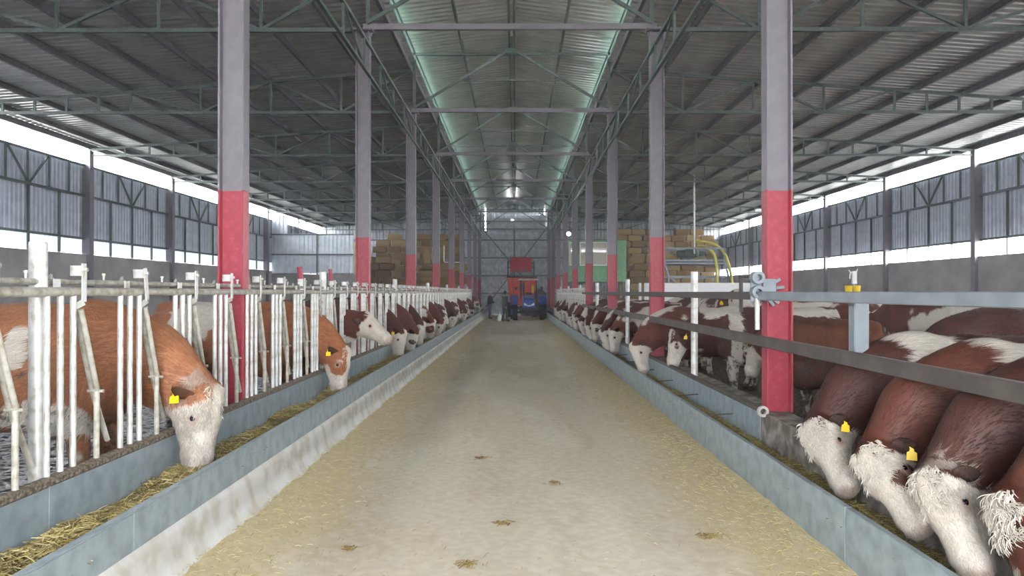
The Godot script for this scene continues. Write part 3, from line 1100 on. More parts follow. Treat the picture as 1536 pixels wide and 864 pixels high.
# ---------------------------------------------------------------- ground, drive and pens
func build_ground() -> void:
	var out := Geo.new()
	out.box(Vector3(0, -0.35, -20), Vector3(160, 0.3, 200))
	tag(put_geo("ground", out, mottled([[0.3, srgb(150, 146, 138)], [0.7, srgb(180, 176, 168)]], 6.0, 0.01, 0.95, 0.0, 2)), "", "", "", "structure")
	# drive between the troughs: grey concrete with chaff dust swept against both sides
	var g := Geo.new()
	var xs := 64
	var zs := 460
	var nd := FastNoiseLite.new()
	nd.seed = 91
	nd.frequency = 0.9
	nd.fractal_octaves = 5
	var nf := FastNoiseLite.new()
	nf.seed = 92
	nf.frequency = 14.0
	nf.fractal_octaves = 3
	var conc := lin(220, 208, 186)
	var chaff := lin(212, 196, 160)
	var pale := lin(226, 216, 196)
	for j in zs + 1:
		var d := -5.0 + 61.0 * pow(j / float(zs), 1.5)
		for k in xs + 1:
			var x := lerpf(-2.0, 2.0, k / float(xs))
			var e := absf(x) + nd.get_noise_2d(x * 0.5, d * 0.5) * 0.28
			var y := 0.10 * smoothstep(1.50, 1.98, absf(x)) + 0.015 * smoothstep(1.2, 1.7, e) * nd.get_noise_2d(x * 3.0, d * 3.0) 
			var f := nf.get_noise_2d(x, d)
			var p := nd.get_noise_2d(x * 1.0 + 40.0, d * 0.35)
			var c := conc.lerp(pale, smoothstep(0.0, 0.35, p))
			c = c.lerp(chaff, smoothstep(1.10, 1.55, e + f * 0.30))
			c = c.lerp(lin(200, 184, 154), 0.4 * smoothstep(0.05, 0.3, nd.get_noise_2d(x * 2.0 - 17.0, d * 0.25)) * smoothstep(0.05, 0.2, f + 0.15))
			g.v.append(Vector3(x, y, -d))
			g.n.append(Vector3.UP)
			g.c.append(c)
	for j in zs:
		for k in xs:
			var a := j * (xs + 1) + k
			g.i.append_array([a, a + xs + 1, a + 1, a + 1, a + xs + 1, a + xs + 2])
	var fl := structure("floor", g, M.floor, "beige dusty concrete drive between the feed troughs")
	var slab := Geo.new()
	slab.box(Vector3(0, -0.13, -25.5), Vector3(4.6, 0.2, 61))
	put_geo("slab", slab, M.old_concrete, fl)
	for s in [[LEFT_WALL, -2.36, M.muck, "wet dark manure floor of the pen under the orange cattle"], [2.2, RIGHT_WALL, M.bedding, "brown trodden bedding of the crowded cattle pen"]]:
		var pen := Geo.new()
		var nx := 90
		var nz := 260
		for j in nz + 1:
			for k in nx + 1:
				var x := lerpf(s[0], s[1], k / float(nx))
				var z := lerpf(5.0, -56.0, j / float(nz))
				pen.v.append(Vector3(x, 0.12 + 0.025 * nd.get_noise_2d(x * 2.5, z * 2.5), z))
				pen.n.append(Vector3.UP)
				pen.c.append(Color.WHITE)
		for j in nz:
			for k in nx:
				var a := j * (nx + 1) + k
				pen.i.append_array([a, a + nx + 1, a + 1, a + 1, a + nx + 1, a + nx + 2])
		structure("floor", pen, s[2], s[3])
	var below := Geo.new()
	below.box(Vector3(-8.2, -0.06, -25.5), Vector3(11.6, 0.2, 61))
	below.box(Vector3(8.65, -0.06, -25.5), Vector3(12.7, 0.2, 61))
	structure("floor", below, M.old_concrete, "concrete slab under the cattle pens")


# ---------------------------------------------------------------- walls
func side_wall(x: float, sg: float, wall: Node3D, base_top: float, strip_top: float, glazed: bool, last: int) -> void:
	var girt := 4.84
	var top := 5.83
	for k in range(-2, last):
		var z0 := minf(frame_z(k), 5.0)
		var z1 := frame_z(k + 1)
		if k == last - 1 and last == 8:
			z1 = -56.2
		var len := z0 - z1
		if len < 0.5:
			continue
		var g := Geo.new()
		g.bevel_box(Vector3(x + sg * 0.10, base_top * 0.5, (z0 + z1) * 0.5), Vector3(0.2, base_top, len - 0.02), 0.008)
		put_geo("concrete_panel", g, M.wall_concrete, wall)
		g = Geo.new()
		g.sheet(Vector3(x + sg * 0.17, strip_top, z0), Vector3(0, top - strip_top, 0), Vector3(0, 0, z1 - z0), Vector3(-sg, 0, 0), 0.20, 0.035)
		g.box(Vector3(x + sg * 0.19, (top + strip_top) * 0.5, (z0 + z1) * 0.5), Vector3(0.012, top - strip_top, len))
		put_geo("metal_sheet", g, M.wall_sheet, wall)
		if glazed:
			g = Geo.new()
			g.sheet(Vector3(x + sg * 0.20, base_top + 0.02, z0), Vector3(0, strip_top - base_top - 0.02, 0), Vector3(0, 0, z1 - z0), Vector3(-sg, 0, 0), 0.20, 0.03)
			put_geo("translucent_sheet", g, M.translucent, wall)
		for y in [strip_top, girt, top]:
			g = Geo.new()
			g.beam(Vector3(x + sg * 0.08, y, z0), Vector3(x + sg * 0.08, y, z1), 0.07, 0.07)
			put_geo("girt", g, M.frame_steel, wall)
		for q in [0.25, 0.5, 0.75]:
			g = Geo.new()
			var z := lerpf(z0, z1, q)
			g.beam(Vector3(x + sg * 0.07, base_top, z), Vector3(x + sg * 0.07, girt, z), 0.06, 0.06)
			put_geo("stud", g, M.frame_steel, wall)
		for q in [0.17, 0.34, 0.5, 0.67, 0.84]:
			g = Geo.new()
			var z := lerpf(z0, z1, q)
			g.beam(Vector3(x + sg * 0.09, girt, z), Vector3(x + sg * 0.09, top, z), 0.05, 0.05)
			put_geo("stud", g, M.frame_steel, wall)
		for q in [0.34, 0.66]:
			g = Geo.new()
			g.beam(Vector3(x + sg * 0.06, girt, lerpf(z0, z1, 0.5)), Vector3(x + sg * 0.06, top, lerpf(z0, z1, q)), 0.05, 0.05)
			put_geo("brace", g, M.frame_steel, wall)
		g = Geo.new()
		var zp := z1
		g.box(Vector3(x + sg * 0.02, 3.2, zp), Vector3(0.26, 6.25, 0.24))
		put_geo("wall_post", g, M.column_grey, wall)


func build_walls() -> void:
	var wl := group_node("wall_left", "grey corrugated side wall over concrete with a bright eaves gap, beside the orange cattle")
	side_wall(LEFT_WALL, -1.0, wl, 2.93, 3.44, true, 8)
	var wr := group_node("wall_right", "grey corrugated side wall over concrete panels with two bright open gaps, behind the crowded pen")
	side_wall(RIGHT_WALL, 1.0, wr, 2.86, 3.39, false, 8)
	# far gable wall
	var z := -56.2
	var we := group_node("wall_end", "grey corrugated gable wall at the far end behind the tractor")
	var spans := [[-14.4, -8.0], [-8.0, -2.25], [-2.25, 2.15], [2.15, 8.6], [8.6, 15.4]]
	for s in spans:
		var g := Geo.new()
		g.sheet(Vector3(s[0], -0.05, z), Vector3(0, 6.25 if s[0] == -2.25 else 8.25, 0), Vector3(s[1] - s[0], 0, 0), Vector3(0, 0, 1), 0.25, 0.035)
		put_geo("metal_sheet", g, M.end_sheet, we)
	# upper sheet over the drive, not quite reaching its corners: daylight shows in the cracks
	var up := Geo.new()
	up.sheet(Vector3(-2.17, 6.05, z + 0.05), Vector3(0, 1.30, 0), Vector3(4.34, 0, 0), Vector3(0, 0, 1), 0.25, 0.035)
	up.sheet(Vector3(-2.17, 7.35, z + 0.05), Vector3(0, 0.85, 0), Vector3(4.26, 0, 0), Vector3(0, 0, 1), 0.25, 0.035)
	put_geo("metal_sheet", up, M.end_sheet, we)
	for y in [1.6, 2.9, 4.2, 5.5]:
		var g := Geo.new()
		g.beam(Vector3(-14, y, z + 0.09), Vector3(15, y, z + 0.09), 0.08, 0.10)
		put_geo("girt", g, M.frame_steel, we)
	for x in [-11.2, -8.0, -5.2, -0.1, 5.2, 8.4, 11.6]:
		var g := Geo.new()
		g.beam(Vector3(x, 0, z + 0.16), Vector3(x, 6.4, z + 0.16), 0.12, 0.12)
		put_geo("stud", g, M.frame_steel, we)
	for b in [[Vector3(-2.4, 6.3, z + 0.2), Vector3(0.0, 3.4, z + 0.2)], [Vector3(2.2, 6.3, z + 0.2), Vector3(0.0, 3.4, z + 0.2)], [Vector3(-2.2, 0.6, z + 0.2), Vector3(0.0, 3.4, z + 0.2)], [Vector3(2.2, 0.6, z + 0.2), Vector3(0.0, 3.4, z + 0.2)]]:
		var g := Geo.new()
		g.beam(b[0], b[1], 0.09, 0.09)
		put_geo("brace", g, M.frame_steel, we)
	# front gable, behind the photographer, with the wide drive door standing open
	var wf := group_node("wall_front", "front gable wall around the open drive door")
	for s in [[-14.0, -2.8], [2.6, 15.0]]:
		var g := Geo.new()
		g.box(Vector3((s[0] + s[1]) * 0.5, 3.2, 5.1), Vector3(s[1] - s[0], 6.6, 0.2))
		put_geo("panel", g, M.wall_sheet, wf)
	var lint := Geo.new()
	lint.box(Vector3(-0.1, 6.35, 5.1), Vector3(5.4, 3.1, 0.2))
	put_geo("lintel", lint, M.wall_sheet, wf)
	# cross wall in the left pen: concrete below, light sheets above
	var wc := group_node("wall_cross", "pale blue corrugated partition over a concrete base beside the straw stack")
	var zc := -44.0
	var g := Geo.new()
	g.box(Vector3(-11.6, 1.35, zc), Vector3(4.8, 2.7, 0.2))
	put_geo("concrete_panel", g, M.wall_concrete, wc)
	for s in [[-14.0, -13.1, 6.1], [-13.1, -11.4, 5.05], [-11.4, -9.3, 4.95]]:
		g = Geo.new()
		g.sheet(Vector3(s[0], 2.78, zc + 0.04), Vector3(0, s[2] - 2.78, 0), Vector3(s[1] - s[0], 0, 0), Vector3(0, 0, 1), 0.23, 0.035)
		put_geo("metal_sheet", g, M.white_sheet if M.has("white_sheet") else M.end_sheet, wc)
	for y in [3.85, 5.0]:
		g = Geo.new()
		g.beam(Vector3(-14.0, y, zc + 0.12), Vector3(-9.3, y, zc + 0.12), 0.06, 0.07)
		put_geo("girt", g, M.frame_steel, wc)
	g = Geo.new()
	g.beam(Vector3(-11.4, 2.7, zc + 0.10), Vector3(-11.4, 5.0, zc + 0.10), 0.06, 0.06)
	put_geo("stud", g, M.frame_steel, wc)


# ---------------------------------------------------------------- roof
func build_roof() -> void:
	var c := group_node("ceiling", "corrugated metal roof on dark purlins with a raised centre strip")
	var z0 := 5.3
	var z1 := -56.5
	var l0 := Vector3(LEFT_WALL - 0.45, roof_left(LEFT_WALL - 0.45), z0)
	var l1 := Vector3(-2.50, roof_left(-2.50), z0)
	var r0 := Vector3(2.30, roof_right(2.30), z0)
	var r1 := Vector3(RIGHT_WALL + 0.45, roof_right(RIGHT_WALL + 0.45), z0)
	var along := Vector3(0, 0, z1 - z0)
	for s in [[l0, l1], [r0, r1]]:
		var g := Geo.new()
		g.sheet(s[0] + Vector3(0, 0.10, 0), s[1] - s[0], along, Vector3.DOWN, 0.24, 0.045)
		put_geo("roof_sheet", g, M.roof_sheet, c)
		g = Geo.new()
		g.beam(s[0] + along * 0.5 + Vector3(0, 0.13, 0), s[1] + along * 0.5 + Vector3(0, 0.13, 0), absf(along.z), 0.04, Vector3(0, 1, 0))
		put_geo("roof_cover", g, M.roof_green, c)
	# raised centre roof, its eaves standing above the side roofs so that daylight comes in under them
	var ridge := Vector3(-0.1, 8.16, z0)
	for s in [[Vector3(-3.05, 7.78, z0), ridge], [ridge, Vector3(2.85, 7.78, z0)]]:
		var g := Geo.new()
		g.sheet(s[0], s[1] - s[0], along, Vector3.DOWN, 0.24, 0.045)
		g.beam(s[0] + along * 0.5 + Vector3(0, 0.03, 0), s[1] + along * 0.5 + Vector3(0, 0.03, 0), absf(along.z), 0.03)
		put_geo("centre_roof_sheet", g, M.roof_sheet, c)
	var purlin := func(x: float, y: float, w: float, h: float):
		var g := Geo.new()
		g.beam(Vector3(x, y, z0), Vector3(x, y, z1), w, h)
		put_geo("purlin", g, M.purlin, c)
	for k in 11:
		var xr := RIGHT_COLUMN + 0.05 + 1.26 * k
		if xr < RIGHT_WALL + 0.3:
			purlin.call(xr, roof_right(xr) - 0.01, 0.07, 0.14)
		var xl := LEFT_COLUMN - 0.05 - 1.19 * k
		if xl > LEFT_WALL - 0.3:
			purlin.call(xl, roof_left(xl) - 0.01, 0.07, 0.14)
	purlin.call(LEFT_WALL + 0.05, roof_left(LEFT_WALL) - 0.03, 0.08, 0.16)
	purlin.call(RIGHT_WALL - 0.05, roof_right(RIGHT_WALL) - 0.03, 0.08, 0.16)
	for x in [-2.55, 2.35]:
		purlin.call(x, 7.69, 0.06, 0.10)
	for x in [-1.35, 1.15]:
		purlin.call(x, 7.92, 0.05, 0.09)
	for x in [-0.16, -0.04]:
		purlin.call(x, 8.05, 0.05, 0.10)


# H-section standing at x, z: web across the view, flanges facing the drive and the pen
func h_section(y0: float, y1: float, w: float, dep: float) -> Geo:
	var g := Geo.new()
	var h := y1 - y0
	g.box(Vector3(0, y0 + h * 0.5, 0), Vector3(w - 0.03, h, 0.014))
	for s in [-1.0, 1.0]:
		g.bevel_box(Vector3(s * (w * 0.5 - 0.009), y0 + h * 0.5, 0), Vector3(0.018, h, dep), 0.003)
	return g


func build_columns() -> void:
	var top := h_section(2.63, CHORD, 0.235, 0.16).mesh()
	var low := h_section(0.0, 2.63, 0.235, 0.16).mesh()
	var low_on_base := h_section(0.605, 2.63, 0.235, 0.16).mesh()
	var cap := Geo.new()
	cap.bevel_box(Vector3(0, CHORD - 0.02, 0), Vector3(0.36, 0.04, 0.30), 0.006)
	for s in [-1.0, 1.0]:
		cap.tri(Vector3(s * 0.12, CHORD - 0.04, 0), Vector3(s * 0.17, CHORD - 0.04, 0), Vector3(s * 0.12, CHORD - 0.16, 0))
	var capm := cap.mesh()
	for side in [[LEFT_COLUMN, "orange cattle pen side"], [RIGHT_COLUMN, "crowded pen side"]]:
		for k in range(-1, 9):
			var label := "steel column, red below and grey above, %s from the camera on the %s" % [ORD[k] if k >= 0 else "one", side[1]]
			if k < 0:
				label = "steel column, red below, standing beside the camera on the %s" % side[1]
			var t := thing("column", label, "column", Vector3(side[0], 0, frame_z(k)), 0.0, "red and grey columns along the drive")
			put("grey_shaft", top, M.column_grey, t)
			put("red_shaft", low if side[0] < 0.0 else low_on_base, M.column_red, t)
			put("cap_plate", capm, M.column_grey, t)


func build_trusses() -> void:
	var piece := func(called: String, parent: Node3D, a: Vector3, b: Vector3, w: float, h: float, m: Material):
		var g := Geo.new()
		g.beam(a, b, w, h)
		put_geo(called, g, m, parent)
	for k in range(-1, 9):
		var z := frame_z(k)
		var word: String = "overhead beside the camera" if k < 0 else "%s from the camera" % ORD[k]
		for side in [-1.0, 1.0]:
			var x0: float = LEFT_COLUMN if side < 0.0 else RIGHT_COLUMN
			var x1: float = LEFT_WALL if side < 0.0 else RIGHT_WALL
			var t := thing("roof_truss", "dark steel lattice truss over the %s, %s" % ["orange cattle pen" if side < 0.0 else "crowded pen", word], "truss", Vector3(0, 0, z), 0.0, "side roof trusses")
			var ry := func(x: float) -> float: return (roof_left(x) if side < 0.0 else roof_right(x)) - 0.13
			piece.call("bottom_chord", t, Vector3(x0, CHORD, 0), Vector3(x1, CHORD, 0), 0.06, 0.07, M.frame_steel)
			piece.call("top_chord", t, Vector3(x0, ry.call(x0), 0), Vector3(x1, ry.call(x1), 0), 0.06, 0.07, M.frame_steel)
			var span := absf(x1 - x0)
			var x := 0.0
			var odd := true
			while x < span - 0.4:
				var step := 1.75 if x < span * 0.5 else 0.8
				var xa: float = x0 + side * x
				var xb: float = x0 + side * minf(x + step, span)
				if x > 0.1:
					piece.call("upright", t, Vector3(xa, CHORD, 0), Vector3(xa, ry.call(xa), 0), 0.05, 0.05, M.frame_steel)
				if x < span * 0.5:
					if odd:
						piece.call("diagonal", t, Vector3(xa, ry.call(xa), 0), Vector3(xb, CHORD, 0), 0.05, 0.05, M.frame_steel)
					else:
						piece.call("diagonal", t, Vector3(xa, CHORD, 0), Vector3(xb, ry.call(xb), 0), 0.05, 0.05, M.frame_steel)
				odd = not odd
				x += step
		# frame across the drive
		var f := thing("roof_frame", "steel frame with a peaked brace across the drive, %s" % word, "truss", Vector3(0, 0, z), 0.0, "frames across the drive")
		piece.call("tie_beam", f, Vector3(LEFT_COLUMN, CHORD + 0.05, 0), Vector3(RIGHT_COLUMN, CHORD + 0.05, 0), 0.08, 0.10, M.column_grey)
		piece.call("upper_tie", f, Vector3(-2.55, 7.62, 0), Vector3(2.35, 7.62, 0), 0.07, 0.06, M.frame_steel)
		for s in [-2.52, 2.32]:
			piece.call("post", f, Vector3(s, CHORD + 0.1, 0), Vector3(s, 7.64, 0), 0.07, 0.07, M.frame_steel)
			piece.call("brace", f, Vector3(s, CHORD + 0.10, 0.06), Vector3(-0.1, 7.74, 0.06), 0.06, 0.06, M.frame_steel)
		piece.call("collar", f, Vector3(-1.30, 6.95, 0.06), Vector3(1.10, 6.95, 0.06), 0.03, 0.035, M.frame_steel)
		var g := Geo.new()
		g.bevel_box(Vector3(-0.1, 7.68, 0.06), Vector3(0.30, 0.14, 0.10), 0.02)
		put_geo("gusset", g, M.frame_steel, f)
		piece.call("king_post", f, Vector3(-0.1, 7.64, 0), Vector3(-0.1, 8.05, 0), 0.06, 0.06, M.frame_steel)
	# lattice girders along both column rows
	for side in [[-2.47, 5.36, 5.86, "orange cattle pen"], [2.27, 5.26, 5.74, "crowded pen"]]:
		var t := thing("lattice_girder", "long lattice girder fixed along the columns on the %s side" % side[3], "girder", Vector3(side[0], 0, 0), 0.0, "lattice girders along the columns")
		piece.call("bottom_chord", t, Vector3(0, side[1], 4.5), Vector3(0, side[1], -55.5), 0.05, 0.05, M.frame_steel)
		piece.call("top_chord", t, Vector3(0, side[2], 4.5), Vector3(0, side[2], -55.5), 0.05, 0.05, M.frame_steel)
		for j in 40:
			var z: float = 4.05 - 1.5 * j
			piece.call("upright", t, Vector3(0, side[1], z), Vector3(0, side[2], z), 0.035, 0.035, M.frame_steel)
			if j % 2 == 0:
				piece.call("diagonal", t, Vector3(0, side[2], z), Vector3(0, side[1], z - 1.5), 0.03, 0.03, M.frame_steel)


# ---------------------------------------------------------------- troughs
func build_troughs() -> void:
	# left trough: white concrete kerb, folded steel front lip, steel back plate under the headlocks
	var t := thing("feed_trough", "steel feed trough on a white concrete kerb in front of the orange cow", "trough")
	for k in range(-3, 18):
		var z0 := minf(-4.0 - 3.0 * k, 4.8)
		var z1 := maxf(-7.0 - 3.0 * k, -55.4)
		if z0 - z1 < 0.1:
			continue
		var ln := z0 - z1 - 0.006
		var zm := (z0 + z1) * 0.5
		var g := Geo.new()
		g.bevel_box(Vector3(-2.00, 0.445, zm), Vector3(0.012, 0.20, ln), 0.003)
		g.bevel_box(Vector3(-2.016, 0.551, zm), Vector3(0.045, 0.012, ln), 0.004)
		put_geo("front_plate", g, M.trough, t)
		g = Geo.new()
		g.bevel_box(Vector3(-2.445, 0.52, zm), Vector3(0.012, 0.36, ln), 0.003)
		put_geo("back_plate", g, M.trough, t)
		g = Geo.new()
		g.bevel_box(Vector3(-2.452, 0.705, zm), Vector3(0.058, 0.05, ln), 0.012)
		put_geo("ledge", g, M.ledge, t)
	var kb := Geo.new()
	var nd := FastNoiseLite.new()
	nd.seed = 5
	nd.frequency = 2.2
	nd.fractal_octaves = 4
	var prof := [Vector2(1.84, 0.03), Vector2(1.925, 0.115), Vector2(1.955, 0.20), Vector2(1.97, 0.30), Vector2(1.995, 0.345), Vector2(2.06, 0.35), Vector2(2.44, 0.35)]
	var rows := 520
	for j in rows + 1:
		var d := -4.8 + 59.8 * pow(j / float(rows), 1.5)
		for q in prof.size():
			var p: Vector2 = prof[q]
			var w := nd.get_noise_2d(d * 0.7, q * 0.25) * 0.018 * (1.0 if q < 4 else 0.1) * (2.2 if q == 0 else 1.0)
			kb.v.append(Vector3(-(p.x - w), p.y + w * 0.4, -d))
			kb.n.append([Vector3(0.55, 0.83, 0), Vector3(0.8, 0.6, 0), Vector3(0.97, 0.25, 0), Vector3(0.97, 0.25, 0), Vector3(0.6, 0.8, 0), Vector3.UP, Vector3.UP][q])
			kb.c.append(Color.WHITE)
	for j in rows:
		for q in prof.size() - 1:
			var a := j * prof.size() + q
			kb.i.append_array([a, a + 1, a + prof.size(), a + 1, a + prof.size() + 1, a + prof.size()])
	put_geo("concrete_kerb", kb, M.white_kerb, t)
	var feed := feed_bed(-2.015, -2.44, 0.435, 31, 0.05)
	tag(put_geo("silage", feed, M.feed), "straw and silage lying in the trough in front of the orange cow", "feed", "", "stuff")
	# right trough: taller painted front plate straight from the drive, steel back plate, concrete base under the columns
	t = thing("feed_trough", "blue-grey steel feed trough in front of the crowded brown and white cattle", "trough")
	for k in range(-3, 18):
		var z0 := minf(-4.54 - 3.36 * k, 4.8)
		var z1 := maxf(-7.90 - 3.36 * k, -55.4)
		if z0 - z1 < 0.1:
			continue
		var ln := z0 - z1 - 0.012
		var zm := (z0 + z1) * 0.5
		var g := Geo.new()
		g.bevel_box(Vector3(1.95, 0.225, zm), Vector3(0.012, 0.40, ln), 0.003)
		g.bevel_box(Vector3(1.965, 0.424, zm), Vector3(0.045, 0.012, ln), 0.004)
		put_geo("front_plate", g, M.trough, t)
	for k in range(0, 8):
		var z0 := frame_z(k) - 0.02
		var z1 := frame_z(k + 1) - 0.02
		var g := Geo.new()
		g.bevel_box(Vector3(2.255, 0.40, (z0 + z1) * 0.5), Vector3(0.012, 0.40, z0 - z1 - 0.006), 0.003)
		put_geo("back_plate", g, M.trough, t)
		g = Geo.new()
		g.bevel_box(Vector3(2.275, 0.610, (z0 + z1) * 0.5), Vector3(0.06, 0.05, z0 - z1 - 0.006), 0.008)
		put_geo("ledge", g, M.rail_dark, t)
		for q in 4:
			g = Geo.new()
			var zz := z0 - 0.9 - q * 1.5
			g.tube([Vector3(1.97, 0.42, zz), Vector3(2.25, 0.44, zz)], [0.008], 6)
			put_geo("tie_rod", g, M.rail_dark, t)
	var g := Geo.new()
	g.bevel_box(Vector3(2.385, 0.30, -1.1), Vector3(0.26, 0.60, 12.0), 0.012)
	put_geo("concrete_base", g, M.old_concrete, t)
	g = Geo.new()
	g.bevel_box(Vector3(2.405, 0.30, -31.2), Vector3(0.25, 0.60, 48.3), 0.012)
	put_geo("concrete_base", g, M.old_concrete, t)
	g = Geo.new()
	g.bevel_box(Vector3(2.10, 0.13, -25.4), Vector3(0.28, 0.2, 59.4), 0.01)
	put_geo("trough_floor", g, M.old_concrete, t)
	g = Geo.new()
	g.lathe(Vector3(2.235, 0.62, -6.95), [Vector2(0.028, -0.02), Vector2(0.05, -0.02), Vector2(0.05, 0.02), Vector2(0.028, 0.02), Vector2(0.028, -0.02)], 16, Basis(Vector3.RIGHT, Vector3.BACK, Vector3.DOWN))
	put_geo("pipe_ring", g, M.galv, t)
	feed = feed_bed(1.965, 2.25, 0.29, 32, 0.055)
	tag(put_geo("silage", feed, M.feed), "brown silage lying in the trough in front of the crowded cattle", "feed", "", "stuff")


func feed_height(d: float, u: float, base: float, seed_: int, amp: float) -> float:
	var h := n_feed.get_noise_2d(d * 0.9 + seed_ * 10.0, u * 0.8) * 1.3 + n_feed.get_noise_2d(d * 4.0, u * 3.0 + seed_) * 0.35
	return base + amp * h + amp * 0.5 * sin(PI * clampf(u, 0.0, 1.0))


var n_feed := FastNoiseLite.new()


func feed_bed(x0: float, x1: float, base: float, seed_: int, amp: float) -> Geo:
	n_feed.seed = 77
	n_feed.frequency = 1.0
	n_feed.fractal_octaves = 4
	var g := Geo.new()
	var nu := 14
	var rows := 700
	for j in rows + 1:
		var d := -1.0 + 56.0 * pow(j / float(rows), 1.4)
		for q in nu + 1:
			var u := q / float(nu)
			g.v.append(Vector3(lerpf(x0, x1, u), feed_height(d, u, base, seed_, amp), -d))
			g.n.append(Vector3.UP)
			g.c.append(Color.WHITE)
	for j in rows:
		for q in nu:
			var a := j * (nu + 1) + q
			if x1 > x0:
				g.i.append_array([a, a + nu + 1, a + 1, a + 1, a + nu + 1, a + nu + 2])
			else:
				g.i.append_array([a, a + 1, a + nu + 1, a + 1, a + nu + 2, a + nu + 1])
	# normals from the slopes
	for j in range(1, rows):
		for q in range(1, nu):
			var a := j * (nu + 1) + q
			var du := g.v[a + 1] - g.v[a - 1]
			var dd := g.v[a + nu + 1] - g.v[a - nu - 1]
			var nn := du.cross(dd).normalized()
			g.n[a] = nn if nn.y > 0.0 else -nn
	return g


# ---------------------------------------------------------------- feed barriers with headlocks
func build_feed_barriers() -> void:
	var proto := {}
	var pitch := 0.75
	var mk := func(pts: Array, r: float, sides := 10) -> Mesh:
		var g := Geo.new()
		g.tube(pts, [r], sides)
		return g.mesh()
	proto.rail = mk.call([Vector3(0, 1.70, 0), Vector3(0, 1.70, -5.995)], 0.026, 14)
	proto.upper = mk.call([Vector3(-0.055, 1.755, 0), Vector3(-0.055, 1.755, -5.995)], 0.017, 12)
	proto.bar = mk.call([Vector3(0, 0.73, 0), Vector3(0, 1.69, 0)], 0.0175)
	proto.short = mk.call([Vector3(0.012, 0.73, -0.46), Vector3(0.012, 1.12, -0.46)], 0.0165)
	var lock := Geo.new()
	lock.tube([Vector3(-0.022, 1.60, -0.30), Vector3(-0.022, 1.12, -0.475), Vector3(-0.022, 0.80, -0.64)], [0.0165], 10)
	lock.tube([Vector3(0.018, 1.60, -0.285), Vector3(0.018, 1.13, -0.455)], [0.0155], 10)
	lock.tube([Vector3(-0.045, 1.12, -0.467), Vector3(0.05, 1.12, -0.467)], [0.010], 8)
	proto.lock = lock.mesh()
	var shut := Geo.new()
	shut.tube([Vector3(-0.022, 1.66, -0.42), Vector3(-0.022, 1.12, -0.475), Vector3(-0.022, 0.80, -0.53)], [0.0165], 10)
	shut.tube([Vector3(0.018, 1.66, -0.405), Vector3(0.018, 1.13, -0.455)], [0.0155], 10)
	shut.tube([Vector3(-0.045, 1.12, -0.467), Vector3(0.05, 1.12, -0.467)], [0.010], 8)
	proto.shut = shut.mesh()
	# strap bent under the rail and up past the locking pipe
	var hk := Geo.new()
	var path := [Vector3(0.005, 1.62, 0.03), Vector3(0.034, 1.645, 0), Vector3(0.036, 1.80, 0), Vector3(0.034, 1.86, 0)]
	for q in path.size() - 1:
		hk.beam(path[q], path[q + 1], 0.040, 0.008, Vector3(1, 0, 0))
	hk.bevel_box(Vector3(-0.02, 1.82, -0.02), Vector3(0.07, 0.06, 0.012), 0.003)
	hk.tube([Vector3(0.03, 1.825, 0), Vector3(0.055, 1.825, 0)], [0.012], 6)
	proto.hook = hk.mesh()
	var lp := Geo.new()
	lp.beam(Vector3(-0.02, 1.70, 0), Vector3(-0.02, 1.77, 0), 0.05, 0.012, Vector3(1, 0, 0))
	lp.tube([Vector3(-0.055, 1.755, -0.02), Vector3(-0.055, 1.79, -0.005), Vector3(-0.055, 1.755, 0.02)], [0.010], 6)
	proto.loop = lp.mesh()
	var bolt := Geo.new()
	bolt.tube([Vector3(-0.055, 1.76, 0), Vector3(-0.055, 1.80, 0)], [0.007], 6)
	bolt.lathe(Vector3(-0.055, 1.80, 0), [Vector2(0.0, 0.0), Vector2(0.013, 0.0), Vector2(0.013, 0.012), Vector2(0.0, 0.012)], 6)
	proto.bolt = bolt.mesh()
	for k in 7:
		var t := thing("feed_barrier", "galvanized headlock feed barrier panel, %s from the camera, orange cattle side" % ORD[k], "feed barrier", Vector3(-2.465, 0, -1.0 - 6.0 * k), 0.0, "headlock panels before the orange cattle")
		barrier_parts(t, proto, k, 8, pitch)
	for k in 3:
		var t := thing("feed_barrier", "galvanized headlock feed barrier panel, %s of three, crowded cattle side" % ORD[k], "feed barrier", Vector3(2.30, 0, -25.3 - 6.0 * k), 0.0, "far headlock panels")
		barrier_parts(t, proto, k + 3, 8, pitch)
		t.scale = Vector3(-1, 1, 1)
	# round white posts carrying the barriers
	var pm := Geo.new()
	pm.lathe(Vector3.ZERO, [Vector2(0.0, 0.1), Vector2(0.045, 0.1), Vector2(0.045, 1.955), Vector2(0.042, 1.965), Vector2(0.0, 1.965)], 18)
	var post := pm.mesh()
	for k in 7:
		var o := put("pipe_post", post, M.galv)
		o.position = Vector3(-2.53, 0, -4.05 - 6.0 * k)
		tag(o, "pale round pipe post behind the headlocks, %s from the camera, orange cattle side" % ORD[k], "post", "pipe posts of the feed barriers")
	for k in 6:
		var o := put("pipe_post", post, M.galv)
		o.position = Vector3(2.34, 0, -10.05 - 6.0 * k)
		tag(o, "pale round pipe post at the crowded pen, %s from the camera" % ORD[k], "post", "pipe posts of the feed barriers")


